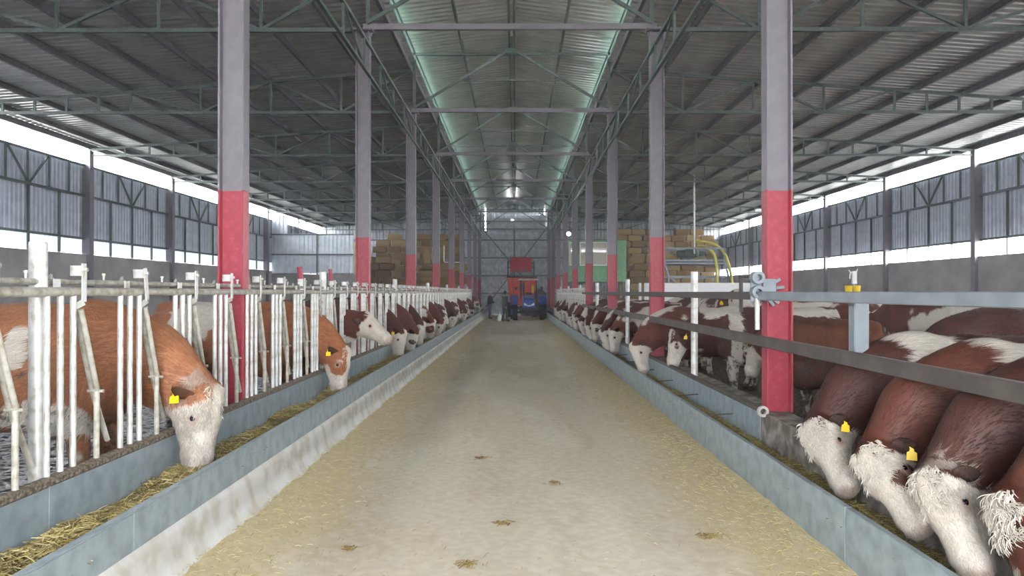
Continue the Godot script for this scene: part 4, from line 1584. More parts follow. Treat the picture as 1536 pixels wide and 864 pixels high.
func barrier_parts(t: Node3D, p: Dictionary, k: int, count: int, pitch: float) -> void:
	put("top_rail", p.rail, M.galv_dirty, t)
	put("locking_pipe", p.upper, M.galv_dirty, t)
	for j in count:
		var z := -0.02 - pitch * j - (0.02 if (j + k) % 3 == 0 else 0.0)
		for q in [0.0, -0.12, -0.24]:
			put("bar", p.bar, M.galv, t).position.z = z + q
		put("short_bar", p.short, M.galv_dirty, t).position.z = z
		put("locking_bar", p.shut if (j * 7 + k * 3) % 11 == 0 else p.lock, M.galv_dirty, t).position.z = z
		var h := put("hook", p.hook, M.galv, t)
		h.position.z = z - 0.285
		if (j + k * 2) % 4 == 1:
			h.transform = Transform3D(Basis(Vector3.RIGHT, 0.16), Vector3(0, 0.02, z - 0.54))
		put("hanger", p.loop, M.galv, t).position.z = z - 0.12
		put("bolt", p.bolt, M.galv, t).position.z = z + 0.09


func build_right_rails() -> void:
	var t := thing("pen_rail", "flat grey upper rail of the crowded pen, nearest the camera", "rail", Vector3(2.20, 0, 0))
	var g := Geo.new()
	g.bevel_box(Vector3(0, 1.665, -2.0), Vector3(0.05, 0.075, 10.0), 0.006)
	put_geo("rail", g, M.rail_grey, t)
	# clamp at the first column: two stacked pipe ends on a notched plate
	g = Geo.new()
	for y in [1.70, 1.83]:
		g.lathe(Vector3(-0.02, y, -6.93), [Vector2(0.03, -0.05), Vector2(0.058, -0.05), Vector2(0.058, 0.05), Vector2(0.03, 0.05), Vector2(0.03, -0.05)], 18, Basis(Vector3.RIGHT, Vector3.BACK, Vector3.DOWN))
	g.bevel_box(Vector3(-0.02, 1.74, -6.97), Vector3(0.10, 0.26, 0.02), 0.006)
	put_geo("pipe_clamp", g, M.rail_grey, t)
	g = Geo.new()
	for q in [[0.17, 1.80, 0.5], [0.20, 1.74, 0.1], [0.16, 1.62, -0.6], [0.12, 1.60, -0.9]]:
		g.bevel_box(Vector3(q[0], q[1], -6.96), Vector3(0.07, 0.03, 0.012), 0.004, Basis(Vector3.BACK, q[2]))
	g.bevel_box(Vector3(0.10, 1.72, -6.96), Vector3(0.12, 0.20, 0.014), 0.005)
	put_geo("notched_plate", g, M.rail_grey, t)
	g = Geo.new()
	g.tube([Vector3(-0.02, 1.65, -6.93), Vector3(-0.02, 1.36, -6.93)], [0.022], 10)
	put_geo("hanging_pipe", g, M.galv, t)
	t = thing("pen_rail", "flat dark upper rail running away behind the first red column", "rail", Vector3(2.20, 0, 0))
	g = Geo.new()
	g.bevel_box(Vector3(0, 1.665, -16.1), Vector3(0.05, 0.075, 18.2), 0.006)
	put_geo("rail", g, M.rail_dark, t)
	g = Geo.new()
	g.tube([Vector3(0.06, 1.50, -7.7), Vector3(0.06, 1.87, -7.7)], [0.02], 8)
	g.tube([Vector3(0.06, 1.85, -7.7), Vector3(0.04, 1.85, -7.0)], [0.012], 8)
	put_geo("latch_bar", g, M.rail_dark, t)
	t = thing("pen_rail", "flat dark lower rail in front of the crowded cattle", "rail", Vector3(2.205, 0, 0))
	g = Geo.new()
	g.bevel_box(Vector3(0, 1.26, -10.6), Vector3(0.05, 0.095, 29.2), 0.006)
	put_geo("rail", g, M.rail_dark, t)
	t = thing("square_post", "square grey post under the upper rail beside the orange calf", "post", Vector3(2.33, 0, -5.22))
	g = Geo.new()
	g.bevel_box(Vector3(0, 0.86, 0), Vector3(0.10, 1.56, 0.10), 0.008)
	put_geo("post", g, M.rail_grey, t)
	g = Geo.new()
	g.bevel_box(Vector3(-0.05, 1.655, 0), Vector3(0.18, 0.03, 0.10), 0.004)
	put_geo("cap_plate", g, M.rail_grey, t)


# ---------------------------------------------------------------- the herd
const FEED := [-33.0, -27.0, 12.0, 0.0, 0.0, 0.0]
const DEEP := [-37.0, -30.0, 8.0, 0.0, 0.0, 0.0]
const UP := [-2.0, 4.0, 14.0, 0.0, 0.0, 0.0]
const LEVEL := [-20.0, -15.0, 6.0, 0.0, 0.0, 0.0]
const PEN := 0.12


func with_turn(p: Array, y1: float, y2: float, y3: float) -> Array:
	return [p[0], p[1], p[2], y1, y2, y3]


# where the animal must stand so that its muzzle comes to x, z
func stand_for(x: float, d: float, heading: float, degrees: Array, size: float) -> Vector3:
	var pose := []
	for q in degrees:
		pose.append(deg_to_rad(q))
	var m := Basis(Vector3.UP, deg_to_rad(heading)) * (pose_point(hp(0.48, -0.10, 0), pose) * size)
	return Vector3(x - m.x, PEN, -d - m.z)


func feeder(label: String, group: String, x: float, d: float, heading: float, degrees: Array, coat: Dictionary, near := false, size := 1.0, tags := 3) -> Node3D:
	return make_cow(label, group, stand_for(x, d, heading, degrees, size), heading, degrees, coat, near, size, tags)


func build_cattle() -> void:
	var orange := lin(150, 98, 66)
	var tan := lin(190, 126, 84)
	var red := lin(88, 44, 34)
	var dark := lin(72, 38, 31)
	var mid := lin(100, 53, 38)
	var gl := "cattle feeding through the headlocks"
	var gr := "cattle feeding at the crowded trough"
	var gb := "cattle standing in the crowded pen"
	# --- through the headlocks
	feeder("orange-brown cow with a dusty white face eating nearest the camera", gl, -2.27, 5.42, 0.0, with_turn(FEED, 0, 0, -10), {
		"base": orange, "th": 0.9, "seed": 3, "socks": 0.30, "dirt": 0.75, "face": 0.06, "dusty": 0.55, "curls": 60, "curl_length": 0.6, "fur": 22000, "ear": lin(176, 116, 74),
		"white": [[Vector3(-0.98, 1.18, 0.2), Vector3(0.30, 0.26, 0.6)], [Vector3(-0.62, 0.92, 0.36), Vector3(0.22, 0.16, 0.2)], [Vector3(0.10, 1.14, 0.34), Vector3(0.08, 0.16, 0.2)], [Vector3(0.28, 0.66, 0.2), Vector3(0.34, 0.13, 0.4)]],
	}, true, 1.07, 2)
	feeder("orange and white cow with a white blaze eating, second from the camera", gl, -2.24, 9.62, 0.0, with_turn(FEED, 0, 0, -8), {
		"base": lin(146, 90, 57), "th": 0.55, "seed": 7, "face": 0.13, "dirt": 0.6, "curls": 50, "curl_length": 0.5, "fur": 12000,
		"white": [[Vector3(0.0, 1.1, 0.0), Vector3(0.20, 0.6, 0.6)], [Vector3(-0.5, 1.2, 0.2), Vector3(0.3, 0.25, 0.5)]], "patch": 0.10,
	}, true, 1.04, 2)
	feeder("dark red cow holding its white head up over the trough", gl, -1.86, 11.1, 0.0, with_turn([-16.0, 2.0, 16.0], 0, 0, -6), {
		"base": red, "th": 0.7, "seed": 5, "face": 0.03, "dirt": 0.5, "curls": 60, "curl_length": 0.5, "fur": 9000, "white": [[Vector3(1.0, 0.98, 0), Vector3(0.22, 0.1, 0.3)]],
	}, true, 1.0, 0)
	var lf := []
	var ld := [14.6, 16.1, 17.6, 20.2, 21.7, 23.1, 24.2, 26.3, 27.8, 29.3, 32.3, 33.9, 35.4, 38.4, 40.6, 44.6, 46.8]
	for k in ld.size():
		var word: String = ORD[k + 3]
		var label := "dark red white-faced cow with its head down, %s along the headlocks" % word
		var lift := [6, 9, 12, 15].has(k)
		if lift:
			label = "dark red white-faced cow looking up from feeding, %s along the headlocks" % word
		var p: Array = with_turn(LEVEL if lift else (DEEP if k % 3 == 1 else FEED), 0, [-4, 5, 0, -8][k % 4], [-14, 6, -20, 10, 0][k % 5])
		if k < 8:
			lf.append(feeder(label, gl, -2.20 if lift else -2.25, ld[k], 0.0, p, {
				"base": [dark, red, dark, mid, red, dark, red, dark][k], "th": [0.8, 0.42, 0.8, 0.36, 0.8, 0.4, 0.34, 0.8][k], "seed": 20 + k, "face": [0.04, 0.02, 0.05, 0.02, 0.08, 0.03, 0.02, 0.06][k], "patch": [0.0, 0.07, 0.0, 0.11, 0.0, 0.0, 0.09, 0.0][k],
			}, false, 1.0 + 0.02 * (k % 3), 0 if k % 2 else 2))
		else:
			var src: Node3D = lf[7 if k == 8 else (6 if lift else [0, 1, 2, 3, 4, 5][k % 6])]
			var at := src.position
			copy_cow(src, label, gl, Vector3(at.x - 0.02 * (k % 3), PEN, -ld[k] + 0.02 * k - 0.1), [0.0, 4.0, -5.0][k % 3], 1.0 + 0.015 * (k % 4))
	# --- the crowded trough, nearest the camera
	var s := 0.92
	feeder("red-brown bull with a shaggy white face, fourth from the bottom corner, eating", gr, 2.17, 4.99, 177.0, with_turn([-38.0, -31.0, 14.0], 0, 6, 34), {
		"base": lin(64, 31, 22), "th": 0.9, "seed": 41, "face": 0.01, "curls": 230, "curl_length": 1.15, "dusty": 0.12, "dirt": 0.5,
		"white": [[Vector3(0.36, 1.26, -0.05), Vector3(0.17, 0.26, 0.35)], [Vector3(0.52, 0.95, 0.3), Vector3(0.07, 0.2, 0.3)]],
	}, true, s, 1)
	feeder("red-brown bull with a brown eye patch and white shoulders, third from the bottom corner", gr, 2.18, 4.12, 178.0, with_turn([-39.0, -31.0, 14.0], 0, 8, 38), {
		"base": lin(82, 40, 26), "th": 0.9, "seed": 42, "face": 0.02, "patch": 0.085, "patch_side": -1.0, "curls": 260, "curl_length": 1.0, "dirt": 0.3,
		"white": [[Vector3(0.18, 1.28, -0.02), Vector3(0.26, 0.30, 0.45)]],
	}, true, s, 1)
	feeder("dark brown bull with a long grey-white face, second from the bottom corner", gr, 2.16, 3.58, 170.0, with_turn([-39.0, -31.0, 15.0], 0, 6, 30), {
		"base": lin(64, 30, 21), "th": 0.9, "seed": 43, "face": 0.02, "patch": 0.035, "curls": 220, "curl_length": 0.9, "dusty": 0.2, "dirt": 0.3,
	}, true, s, 0)
	feeder("brown-faced bull with long white curls in the bottom corner", gr, 2.16, 3.08, 153.0, with_turn([-37.0, -30.0, 12.0], 0, 6, 24), {
		"base": lin(76, 37, 25), "th": 0.9, "seed": 44, "face": 0.02, "patch": 0.17, "curls": 240, "curl_length": 1.2, "dirt": 0.3, "ear": lin(132, 66, 42),
	}, true, s, 1)
	make_cow("dark red bull whose broad back fills the view under the upper rail", gb, Vector3(4.25, PEN, -6.1), 178.0, with_turn(LEVEL, 20, 10, 0), {
		"base": lin(62, 31, 23), "th": 0.9, "seed": 45, "dirt": 0.4, "fur": 26000, "white": [[Vector3(-0.9, 1.2, 0), Vector3(0.25, 0.3, 0.4)], [Vector3(0.42, 1.2, 0.15), Vector3(0.22, 0.16, 0.25)]],
	}, true, 1.03, 1)
	make_cow("small orange-brown calf standing behind the square grey post", gb, Vector3(3.38, PEN, -8.65), 106.0, with_turn(LEVEL, 0, 0, 0), {
		"base": lin(104, 58, 39), "th": 0.9, "seed": 46, "dirt": 0.95, "socks": 0.42, "fur": 16000,
	}, true, 0.92, 3)
	# --- further along the crowded trough
	feeder("dark red cow with a white girdle and tagged head by the first column", gr, 2.32, 11.3, 170.0, with_turn([-22.0, -16.0, 2.0], 0, 0, 8), {
		"base": dark, "th": 0.9, "seed": 47, "face": 0.14, "patch": 0.05, "dirt": 0.85, "socks": 0.55, "fur": 14000, "curls": 60, "curl_length": 0.6,
		"white": [[Vector3(0.40, 1.0, 0), Vector3(0.10, 0.7, 0.8)], [Vector3(-0.6, 1.3, 0), Vector3(0.5, 0.12, 0.3)], [Vector3(0.55, 1.38, 0), Vector3(0.2, 0.13, 0.3)], [Vector3(0.42, 0.5, 0), Vector3(0.2, 0.25, 0.4)]],
	}, true, 0.97, 1)
	feeder("white-faced red cow eating, nose deep in the dark silage", gr, 2.10, 12.45, 180.0, with_turn(DEEP, 0, 4, 20), {"base": red, "th": 0.36, "seed": 50, "face": 0.02}, false, 0.95, 2)
	var rf := []
	var rd := [16.2, 16.95, 17.7, 18.45, 19.9, 20.8, 21.8, 22.9, 24.0, 26.0, 27.2, 28.5, 29.9, 32.1, 33.6, 35.2, 38.2, 40.2]
	for k in rd.size():
		var label := "red and white cow feeding, %s beyond the white pipe post" % ORD[k]
		var lift := k == 3 or k == 8 or k == 13
		if lift:
			label = "red and white cow lifting its head, %s beyond the white pipe post" % ORD[k]
		var p: Array = with_turn(LEVEL if lift else (DEEP if k % 2 else FEED), 0, [0, 6, -4][k % 3], [10, 24, 4, 16][k % 4])
		if k < 9:
			rf.append(feeder(label, gr, 2.2 if lift else 2.10, rd[k], 180.0, p, {
				"base": [red, dark, mid, dark, red, dark, red, dark, red][k], "th": [0.30, 0.10, 0.16, 0.05, 0.20, 0.12, 0.8, 0.16, 0.10][k], "seed": 60 + k, "face": 0.01 + 0.02 * (k % 3), "patch": [0.0, 0.0, 0.08, 0.0, 0.06, 0.0, 0.1, 0.0, 0.0][k],
			}, false, 0.95, 1 if k % 2 else 0))
		else:
			var src: Node3D = rf[8 if lift else [0, 1, 2, 4, 5, 6, 7][k % 7]]
			copy_cow(src, label, gr, Vector3(src.position.x + 0.02 * (k % 3), PEN, -rd[k] + 0.1), 180.0 + [0.0, 5.0, -4.0][k % 3], 0.95)
	# --- animals standing behind
	var back := [
		[5.25, 9.5, 96.0, "dark red and white cow standing behind the broad-backed bull", red, 0.10], [7.6, 9.7, 190.0, "brown and white spotted cow before the concrete wall, above the upper rail", mid, 0.12],
		[6.1, 7.65, 183.0, "white-ridged dark cow standing beyond the broad-backed bull", dark, 0.22], [8.6, 8.6, 172.0, "white cow with a brown tagged ear at the far side of the pen", red, 0.0],
		[3.75, 14.75, -84.0, "dark-faced cow facing the camera with two yellow ear tags", dark, 0.10], [6.6, 11.6, 178.0, "white-backed cow behind the first red column", red, 0.05],
	]
	for q in back.size():
		var r: Array = back[q]
		make_cow(r[3], gb, Vector3(r[0], PEN, -r[1]), r[2], with_turn(UP if q == 4 else LEVEL, 0, 0, 10 * (q % 3) - 10), {"base": r[4], "th": r[5], "seed": 80 + q, "dirt": 0.5, "face": 0.04}, false, [1.12, 1.14, 1.10, 1.10, 1.10, 1.06][q], 3)
	var herd := []
	var n := 0
	for r in [[6.5, 13.3, 176.0, 0.05], [6.3, 15.2, 184.0, 0.12], [6.5, 16.8, 178.0, 0.0], [6.3, 18.4, 182.0, 0.02], [6.5, 20.1, 175.0, 0.15], [6.3, 21.8, 184.0, 0.0], [6.5, 23.5, 178.0, 0.05], [6.4, 25.4, 190.0, 0.1], [6.5, 27.4, 178.0, 0.05], [9.1, 14.2, 172.0, 0.0], [9.0, 16.0, 180.0, 0.1], [9.2, 17.9, 5.0, 0.02], [9.0, 20.2, 185.0, 0.1], [9.1, 22.6, 178.0, 0.05], [9.2, 25.2, 182.0, 0.0]]:
		var label := "red and white cow among the backs of the herd, %s from the camera" % ORD[n]
		if n < 5:
			herd.append(make_cow(label, gb, Vector3(r[0], PEN, -r[1]), r[2], with_turn(LEVEL, 0, 5, 0), {"base": [red, mid, dark, red, mid][n], "th": r[3], "seed": 100 + n, "dirt": 0.3}, false, 1.04, 0))
		else:
			copy_cow(herd[n % 5], label, gb, Vector3(r[0], PEN, -r[1]), r[2], 1.02)
		n += 1


# ---------------------------------------------------------------- far end: people, tractor, wagon
func wheel(r: float, w: float, lugs: int) -> Dictionary:
	var b := Basis(Vector3.UP, Vector3.RIGHT, Vector3.FORWARD)
	var tyre := Geo.new()
	tyre.lathe(Vector3.ZERO, [Vector2(r * 0.58, -w * 0.5), Vector2(r * 0.88, -w * 0.5), Vector2(r * 0.95, -w * 0.42), Vector2(r * 0.96, w * 0.42), Vector2(r * 0.88, w * 0.5), Vector2(r * 0.58, w * 0.5)], 28, b)
	for k in lugs:
		for s in [-1.0, 1.0]:
			var a: float = TAU * (k + (0.25 if s > 0.0 else -0.25)) / lugs
			var at := Vector3(s * w * 0.24, cos(a) * r * 0.97, sin(a) * r * 0.97)
			tyre.box(at, Vector3(w * 0.52, r * 0.07, r * 0.07), Basis(Vector3.RIGHT, a) * Basis(Vector3.UP, s * 0.5))
	var rim := Geo.new()
	rim.lathe(Vector3.ZERO, [Vector2(r * 0.58, -w * 0.45), Vector2(r * 0.55, -w * 0.2), Vector2(r * 0.2, -w * 0.1), Vector2(0.0, -w * 0.1)], 24, b)
	rim.lathe(Vector3.ZERO, [Vector2(0.0, w * 0.1), Vector2(r * 0.2, w * 0.1), Vector2(r * 0.55, w * 0.2), Vector2(r * 0.58, w * 0.45)], 24, b)
	return {"tyre": tyre.mesh(), "rim": rim.mesh()}


func put_wheel(t: Node3D, wh: Dictionary, at: Vector3, rim: Material) -> void:
	var o := put("wheel", wh.tyre, M.rubber, t)
	o.position = at
	put("rim", wh.rim, rim, o)


func build_far_end() -> void:
	var blue := plain(srgb(38, 68, 150), 0.35)
	blue.clearcoat_enabled = true
	blue.clearcoat = 0.5
	var orange := plain(srgb(214, 62, 34), 0.45)
	var board := plain(srgb(164, 30, 36), 0.5)
	var grey := plain(srgb(74, 76, 80), 0.5, 0.3)
	var t := thing("tractor", "blue tractor with white headlights facing the camera at the far end of the drive", "tractor", Vector3(0.80, 0.0, -47.2))
	t.scale = Vector3.ONE * 0.95
	var g := Geo.new()
	g.hexa([Vector3(-0.40, 0.82, 1.55), Vector3(0.40, 0.82, 1.55), Vector3(0.34, 1.40, 1.42), Vector3(-0.34, 1.40, 1.42), Vector3(-0.42, 0.86, -0.35), Vector3(0.42, 0.86, -0.35), Vector3(0.38, 1.60, -0.35), Vector3(-0.38, 1.60, -0.35)])
	g.hexa([Vector3(-0.36, 0.80, 1.66), Vector3(0.36, 0.80, 1.66), Vector3(0.28, 1.30, 1.56), Vector3(-0.28, 1.30, 1.56), Vector3(-0.40, 0.82, 1.55), Vector3(0.40, 0.82, 1.55), Vector3(0.34, 1.40, 1.42), Vector3(-0.34, 1.40, 1.42)])
	put_geo("hood", g, blue, t)
	g = Geo.new()
	g.bevel_box(Vector3(0, 0.72, 1.60), Vector3(0.66, 0.30, 0.10), 0.02)
	for k in 5:
		g.box(Vector3(0, 0.62 + k * 0.05, 1.655), Vector3(0.56, 0.012, 0.02))
	put_geo("grille", g, M.black, t)
	for s in [-1.0, 1.0]:
		g = Geo.new()
		g.hexa([Vector3(s * 0.12, 0.92, 1.665), Vector3(s * 0.34, 0.96, 1.63), Vector3(s * 0.33, 1.12, 1.62), Vector3(s * 0.14, 1.02, 1.65), Vector3(s * 0.12, 0.92, 1.60), Vector3(s * 0.34, 0.96, 1.58), Vector3(s * 0.33, 1.12, 1.58), Vector3(s * 0.14, 1.02, 1.60)])
		put_geo("headlight", g, M.white, t)
	g = Geo.new()
	g.bevel_box(Vector3(0, 0.93, 1.67), Vector3(0.22, 0.07, 0.02), 0.006)
	put_geo("badge", g, M.white, t)
	g = Geo.new()
	g.bevel_box(Vector3(0, 0.50, 1.0), Vector3(1.5, 0.14, 0.16), 0.03)
	g.bevel_box(Vector3(0, 0.60, 0.5), Vector3(0.5, 0.35, 2.0), 0.04)
	g.bevel_box(Vector3(0, 0.42, 1.72), Vector3(0.6, 0.26, 0.24), 0.03)
	put_geo("chassis", g, M.black, t)
	g = Geo.new()
	g.bevel_box(Vector3(0, 0.72, -1.0), Vector3(1.5, 0.22, 0.3), 0.04)
	g.bevel_box(Vector3(0, 0.85, -0.7), Vector3(0.7, 0.5, 1.0), 0.04)
	put_geo("rear_axle", g, grey, t)
	var front := wheel(0.50, 0.32, 18)
	var rear := wheel(0.74, 0.44, 22)
	for s in [-1.0, 1.0]:
		put_wheel(t, front, Vector3(s * 0.88, 0.50, 1.0), grey)
		put_wheel(t, rear, Vector3(s * 0.96, 0.74, -1.0), grey)
		g = Geo.new()
		var prev := Vector3.ZERO
		for k in 8:
			var a := lerpf(-0.5, PI * 0.72, k / 7.0)
			var p := Vector3(s * 0.94, 0.74 + sin(a) * 0.84, -1.0 + cos(a) * 0.84)
			if k > 0:
				g.beam(prev, p, 0.44, 0.03, Vector3(1, 0, 0) if false else Vector3.UP)
			prev = p
		g.bevel_box(Vector3(s * 0.70, 1.35, -0.75), Vector3(0.05, 0.50, 0.80), 0.015)
		put_geo("fender", g, blue, t)
		g = Geo.new()
		g.tube([Vector3(s * 0.52, 1.30, -1.15), Vector3(s * 0.52, 2.55, -1.20)], [0.035], 8)
		g.tube([Vector3(s * 0.48, 1.50, -0.30), Vector3(s * 0.50, 2.55, -0.25)], [0.028], 8)
		put_geo("roof_post", g, M.black, t)
	g = Geo.new()
	g.bevel_box(Vector3(0.0, 2.60, -0.72), Vector3(1.36, 0.07, 1.30), 0.03)
	put_geo("canopy", g, M.white, t)
	g = Geo.new()
	g.bevel_box(Vector3(0, 1.25, -0.95), Vector3(0.46, 0.12, 0.42), 0.04)
	g.bevel_box(Vector3(0, 1.52, -1.17), Vector3(0.44, 0.46, 0.10), 0.04)
	put_geo("seat", g, M.black, t)
	g = Geo.new()
	for k in 16:
		var a := TAU * k / 16.0
		var a2 := TAU * (k + 1) / 16.0
		g.tube([Vector3(cos(a) * 0.2, 1.62 + sin(a) * 0.07, -0.45 + sin(a) * 0.18), Vector3(cos(a2) * 0.2, 1.62 + sin(a2) * 0.07, -0.45 + sin(a2) * 0.18)], [0.016], 6)
	g.tube([Vector3(0, 1.62, -0.45), Vector3(0, 1.45, -0.30)], [0.025], 8)
	put_geo("steering_wheel", g, M.black, t)
	g = Geo.new()
	g.tube([Vector3(-0.32, 1.45, 0.3), Vector3(-0.32, 2.35, 0.3), Vector3(-0.32, 2.45, 0.36)], [0.045, 0.045, 0.03], 10)
	put_geo("exhaust", g, M.black, t)
	for s in [-1.0, 1.0]:
		g = Geo.new()
		g.tube([Vector3(s * 0.5, 2.0, -0.25), Vector3(s * 0.78, 2.05, -0.20)], [0.012], 6)
		g.bevel_box(Vector3(s * 0.84, 2.02, -0.2), Vector3(0.14, 0.22, 0.03), 0.01)
		put_geo("mirror", g, M.black, t)
	# mixer wagon behind the tractor, its loading board raised
	t = thing("feed_mixer_wagon", "orange-red feed mixer wagon with a raised red board behind the tractor", "wagon", Vector3(0.40, 0.0, -51.6))
	g = Geo.new()
	g.hexa([Vector3(-0.75, 0.8, 1.3), Vector3(0.75, 0.8, 1.3), Vector3(0.95, 2.62, 1.4), Vector3(-0.95, 2.62, 1.4), Vector3(-0.75, 0.8, -1.6), Vector3(0.75, 0.8, -1.6), Vector3(0.95, 2.62, -1.7), Vector3(-0.95, 2.62, -1.7)])
	put_geo("tub", g, orange, t)
	g = Geo.new()
	for s in [-0.5, 0.0, 0.5]:
		g.beam(Vector3(s, 0.85, 1.36), Vector3(s * 1.2, 2.6, 1.46), 0.08, 0.06)
	put_geo("rib", g, plain(srgb(190, 52, 30), 0.5), t)
	g = Geo.new()
	g.bevel_box(Vector3(0.0, 2.67, -0.15), Vector3(2.0, 0.10, 3.2), 0.02)
	put_geo("rim", g, M.black, t)
	g = Geo.new()
	g.bevel_box(Vector3(0.72, 1.9, 1.44), Vector3(0.16, 0.5, 0.08), 0.02)
	put_geo("warning_panel", g, M.yellow, t)
	g = Geo.new()
	g.bevel_box(Vector3(0.0, 2.0, 1.46), Vector3(0.26, 0.42, 0.12), 0.02)
	put_geo("gearbox", g, grey, t)
	g = Geo.new()
	g.bevel_box(Vector3(-0.05, 3.52, 0.9), Vector3(1.42, 0.92, 0.10), 0.02)
	g.bevel_box(Vector3(-0.05, 3.10, 1.05), Vector3(1.42, 0.08, 0.34), 0.02)
	put_geo("loading_board", g, board, t)
	for s in [-1.0, 1.0]:
		g = Geo.new()
		g.beam(Vector3(s * 0.86 - 0.05, 2.6, 0.7), Vector3(s * 0.86 - 0.05, 3.75, 0.85), 0.06, 0.08)
		g.beam(Vector3(s * 0.86 - 0.05, 3.6, 0.85), Vector3(s * 0.66 - 0.05, 3.6, 0.88), 0.05, 0.05)
		g.beam(Vector3(s * 0.86 - 0.05, 3.3, 0.82), Vector3(s * 0.66 - 0.05, 3.3, 0.88), 0.05, 0.05)
		put_geo("lift_arm", g, M.black, t)
	for s in [-1.0, 1.0]:
		put_wheel(t, front, Vector3(s * 0.85, 0.50, -0.6), grey)
	g = Geo.new()
	g.bevel_box(Vector3(0, 0.6, 0.6), Vector3(0.3, 0.3, 3.4), 0.03)
	put_geo("drawbar", g, M.black, t)
	# people
	make_person("person in a pale cap, dark jumper and blue jeans beside the far trough", Vector3(-1.66, 0.0, -48.8), -0.35,
		[Vector3(0.10, 1.10, -0.24), Vector3(0.30, 1.02, -0.12)], [Vector3(0.06, 1.10, 0.26), Vector3(0.30, 1.00, 0.14)], 0.06, 0.03, -0.2,
		{"skin": lin(196, 150, 122), "lips": lin(168, 110, 96), "hair": lin(190, 184, 176), "cap": lin(196, 188, 180), "top": lin(38, 38, 50), "legs": lin(64, 84, 124), "shoes": lin(46, 50, 56)})
	make_person("person in a dark green jacket and trousers reaching towards the tractor", Vector3(-0.64, 0.0, -44.6), 0.7,
		[Vector3(0.22, 1.20, -0.30), Vector3(0.46, 1.24, -0.34)], [Vector3(-0.10, 1.10, 0.30), Vector3(-0.16, 0.86, 0.34)], 0.07, 0.02, 0.3,
		{"skin": lin(190, 144, 116), "lips": lin(160, 104, 90), "hair": lin(34, 30, 28), "top": lin(62, 70, 64), "legs": lin(58, 64, 64), "shoes": lin(34, 34, 34)})
	g = Geo.new()
	var sack := nets([[0, 0.10, 0, 0.13, 0.02, 0.24, 0.02, 0.11, 0.08, 1.2], [0.02, 0.24, 0.02, 0.09, 0.03, 0.40, 0.03, 0.035, 0.08, 1.2], [0.03, 0.40, 0.03, 0.03, 0.05, 0.52, 0.05, 0.035, 0.04, 1.0]], Vector3(-0.25, -0.05, -0.25), Vector3(0.3, 0.62, 0.3), 0.02)
	g.v = sack.v
	g.n = sack.n
	g.i = sack.i
	g.c.resize(g.v.size())
	g.c.fill(lin(222, 220, 216))
	var o := put_geo("sack", g, M.hair)
	o.position = Vector3(-0.96, 0.01, -44.55)
	tag(o, "white sack standing on the drive beside the person in green", "sack")
	# earth-brown heap by the gable
	g = Geo.new()
	var heap := nets([[1.25, 0.2, -54.9, 0.75, 1.6, 0.7, -55.0, 0.55, 0.4, 1.0], [1.1, 0.1, -54.9, 0.7, 1.7, 1.4, -55.1, 0.5, 0.4, 1.0]], Vector3(-0.4, -0.1, -56.0), Vector3(2.6, 2.3, -53.4), 0.10)
	g.v = heap.v
	g.n = heap.n
	g.i = heap.i
	for p in g.v:
		g.c.append(Color.WHITE)
	tag(put_geo("silage_heap", g, mottled([[0.3, srgb(66, 48, 38)], [0.7, srgb(98, 74, 58)]], 1.2, 0.03, 0.95, 0.0, 61, 3.0)), "brown silage heap against the gable behind the tractor", "heap")


# ---------------------------------------------------------------- straw bales and other things at the sides
func bale_mesh(seed_: int) -> ArrayMesh:
	var g := Geo.new()
	var nd := FastNoiseLite.new()
	nd.seed = seed_
	nd.frequency = 3.0
	nd.fractal_octaves = 3
	var hs := Vector3(0.47, 0.205, 0.24)
	for ax in 3:
		var b := (ax + 1) % 3
		var e := (ax + 2) % 3
		for s in [-1.0, 1.0]:
			var nn := Vector3.ZERO
			nn[ax] = s
			for u in 4:
				for w in 4:
					var q := []
					for k in [[0, 0], [1, 0], [1, 1], [0, 1]]:
						var p := Vector3.ZERO
						p[ax] = s
						p[b] = (u + k[0]) / 2.0 - 1.0
						p[e] = (w + k[1]) / 2.0 - 1.0
						var r := p / maxf(1.0, pow(pow(absf(p.x), 8.0) + pow(absf(p.y), 8.0) + pow(absf(p.z), 8.0), 0.125))
						q.append(r * hs * (0.985 + 0.09 * nd.get_noise_3dv(r)))
					g.quad(q[0], q[1], q[2], q[3], nn)
	return g.mesh()


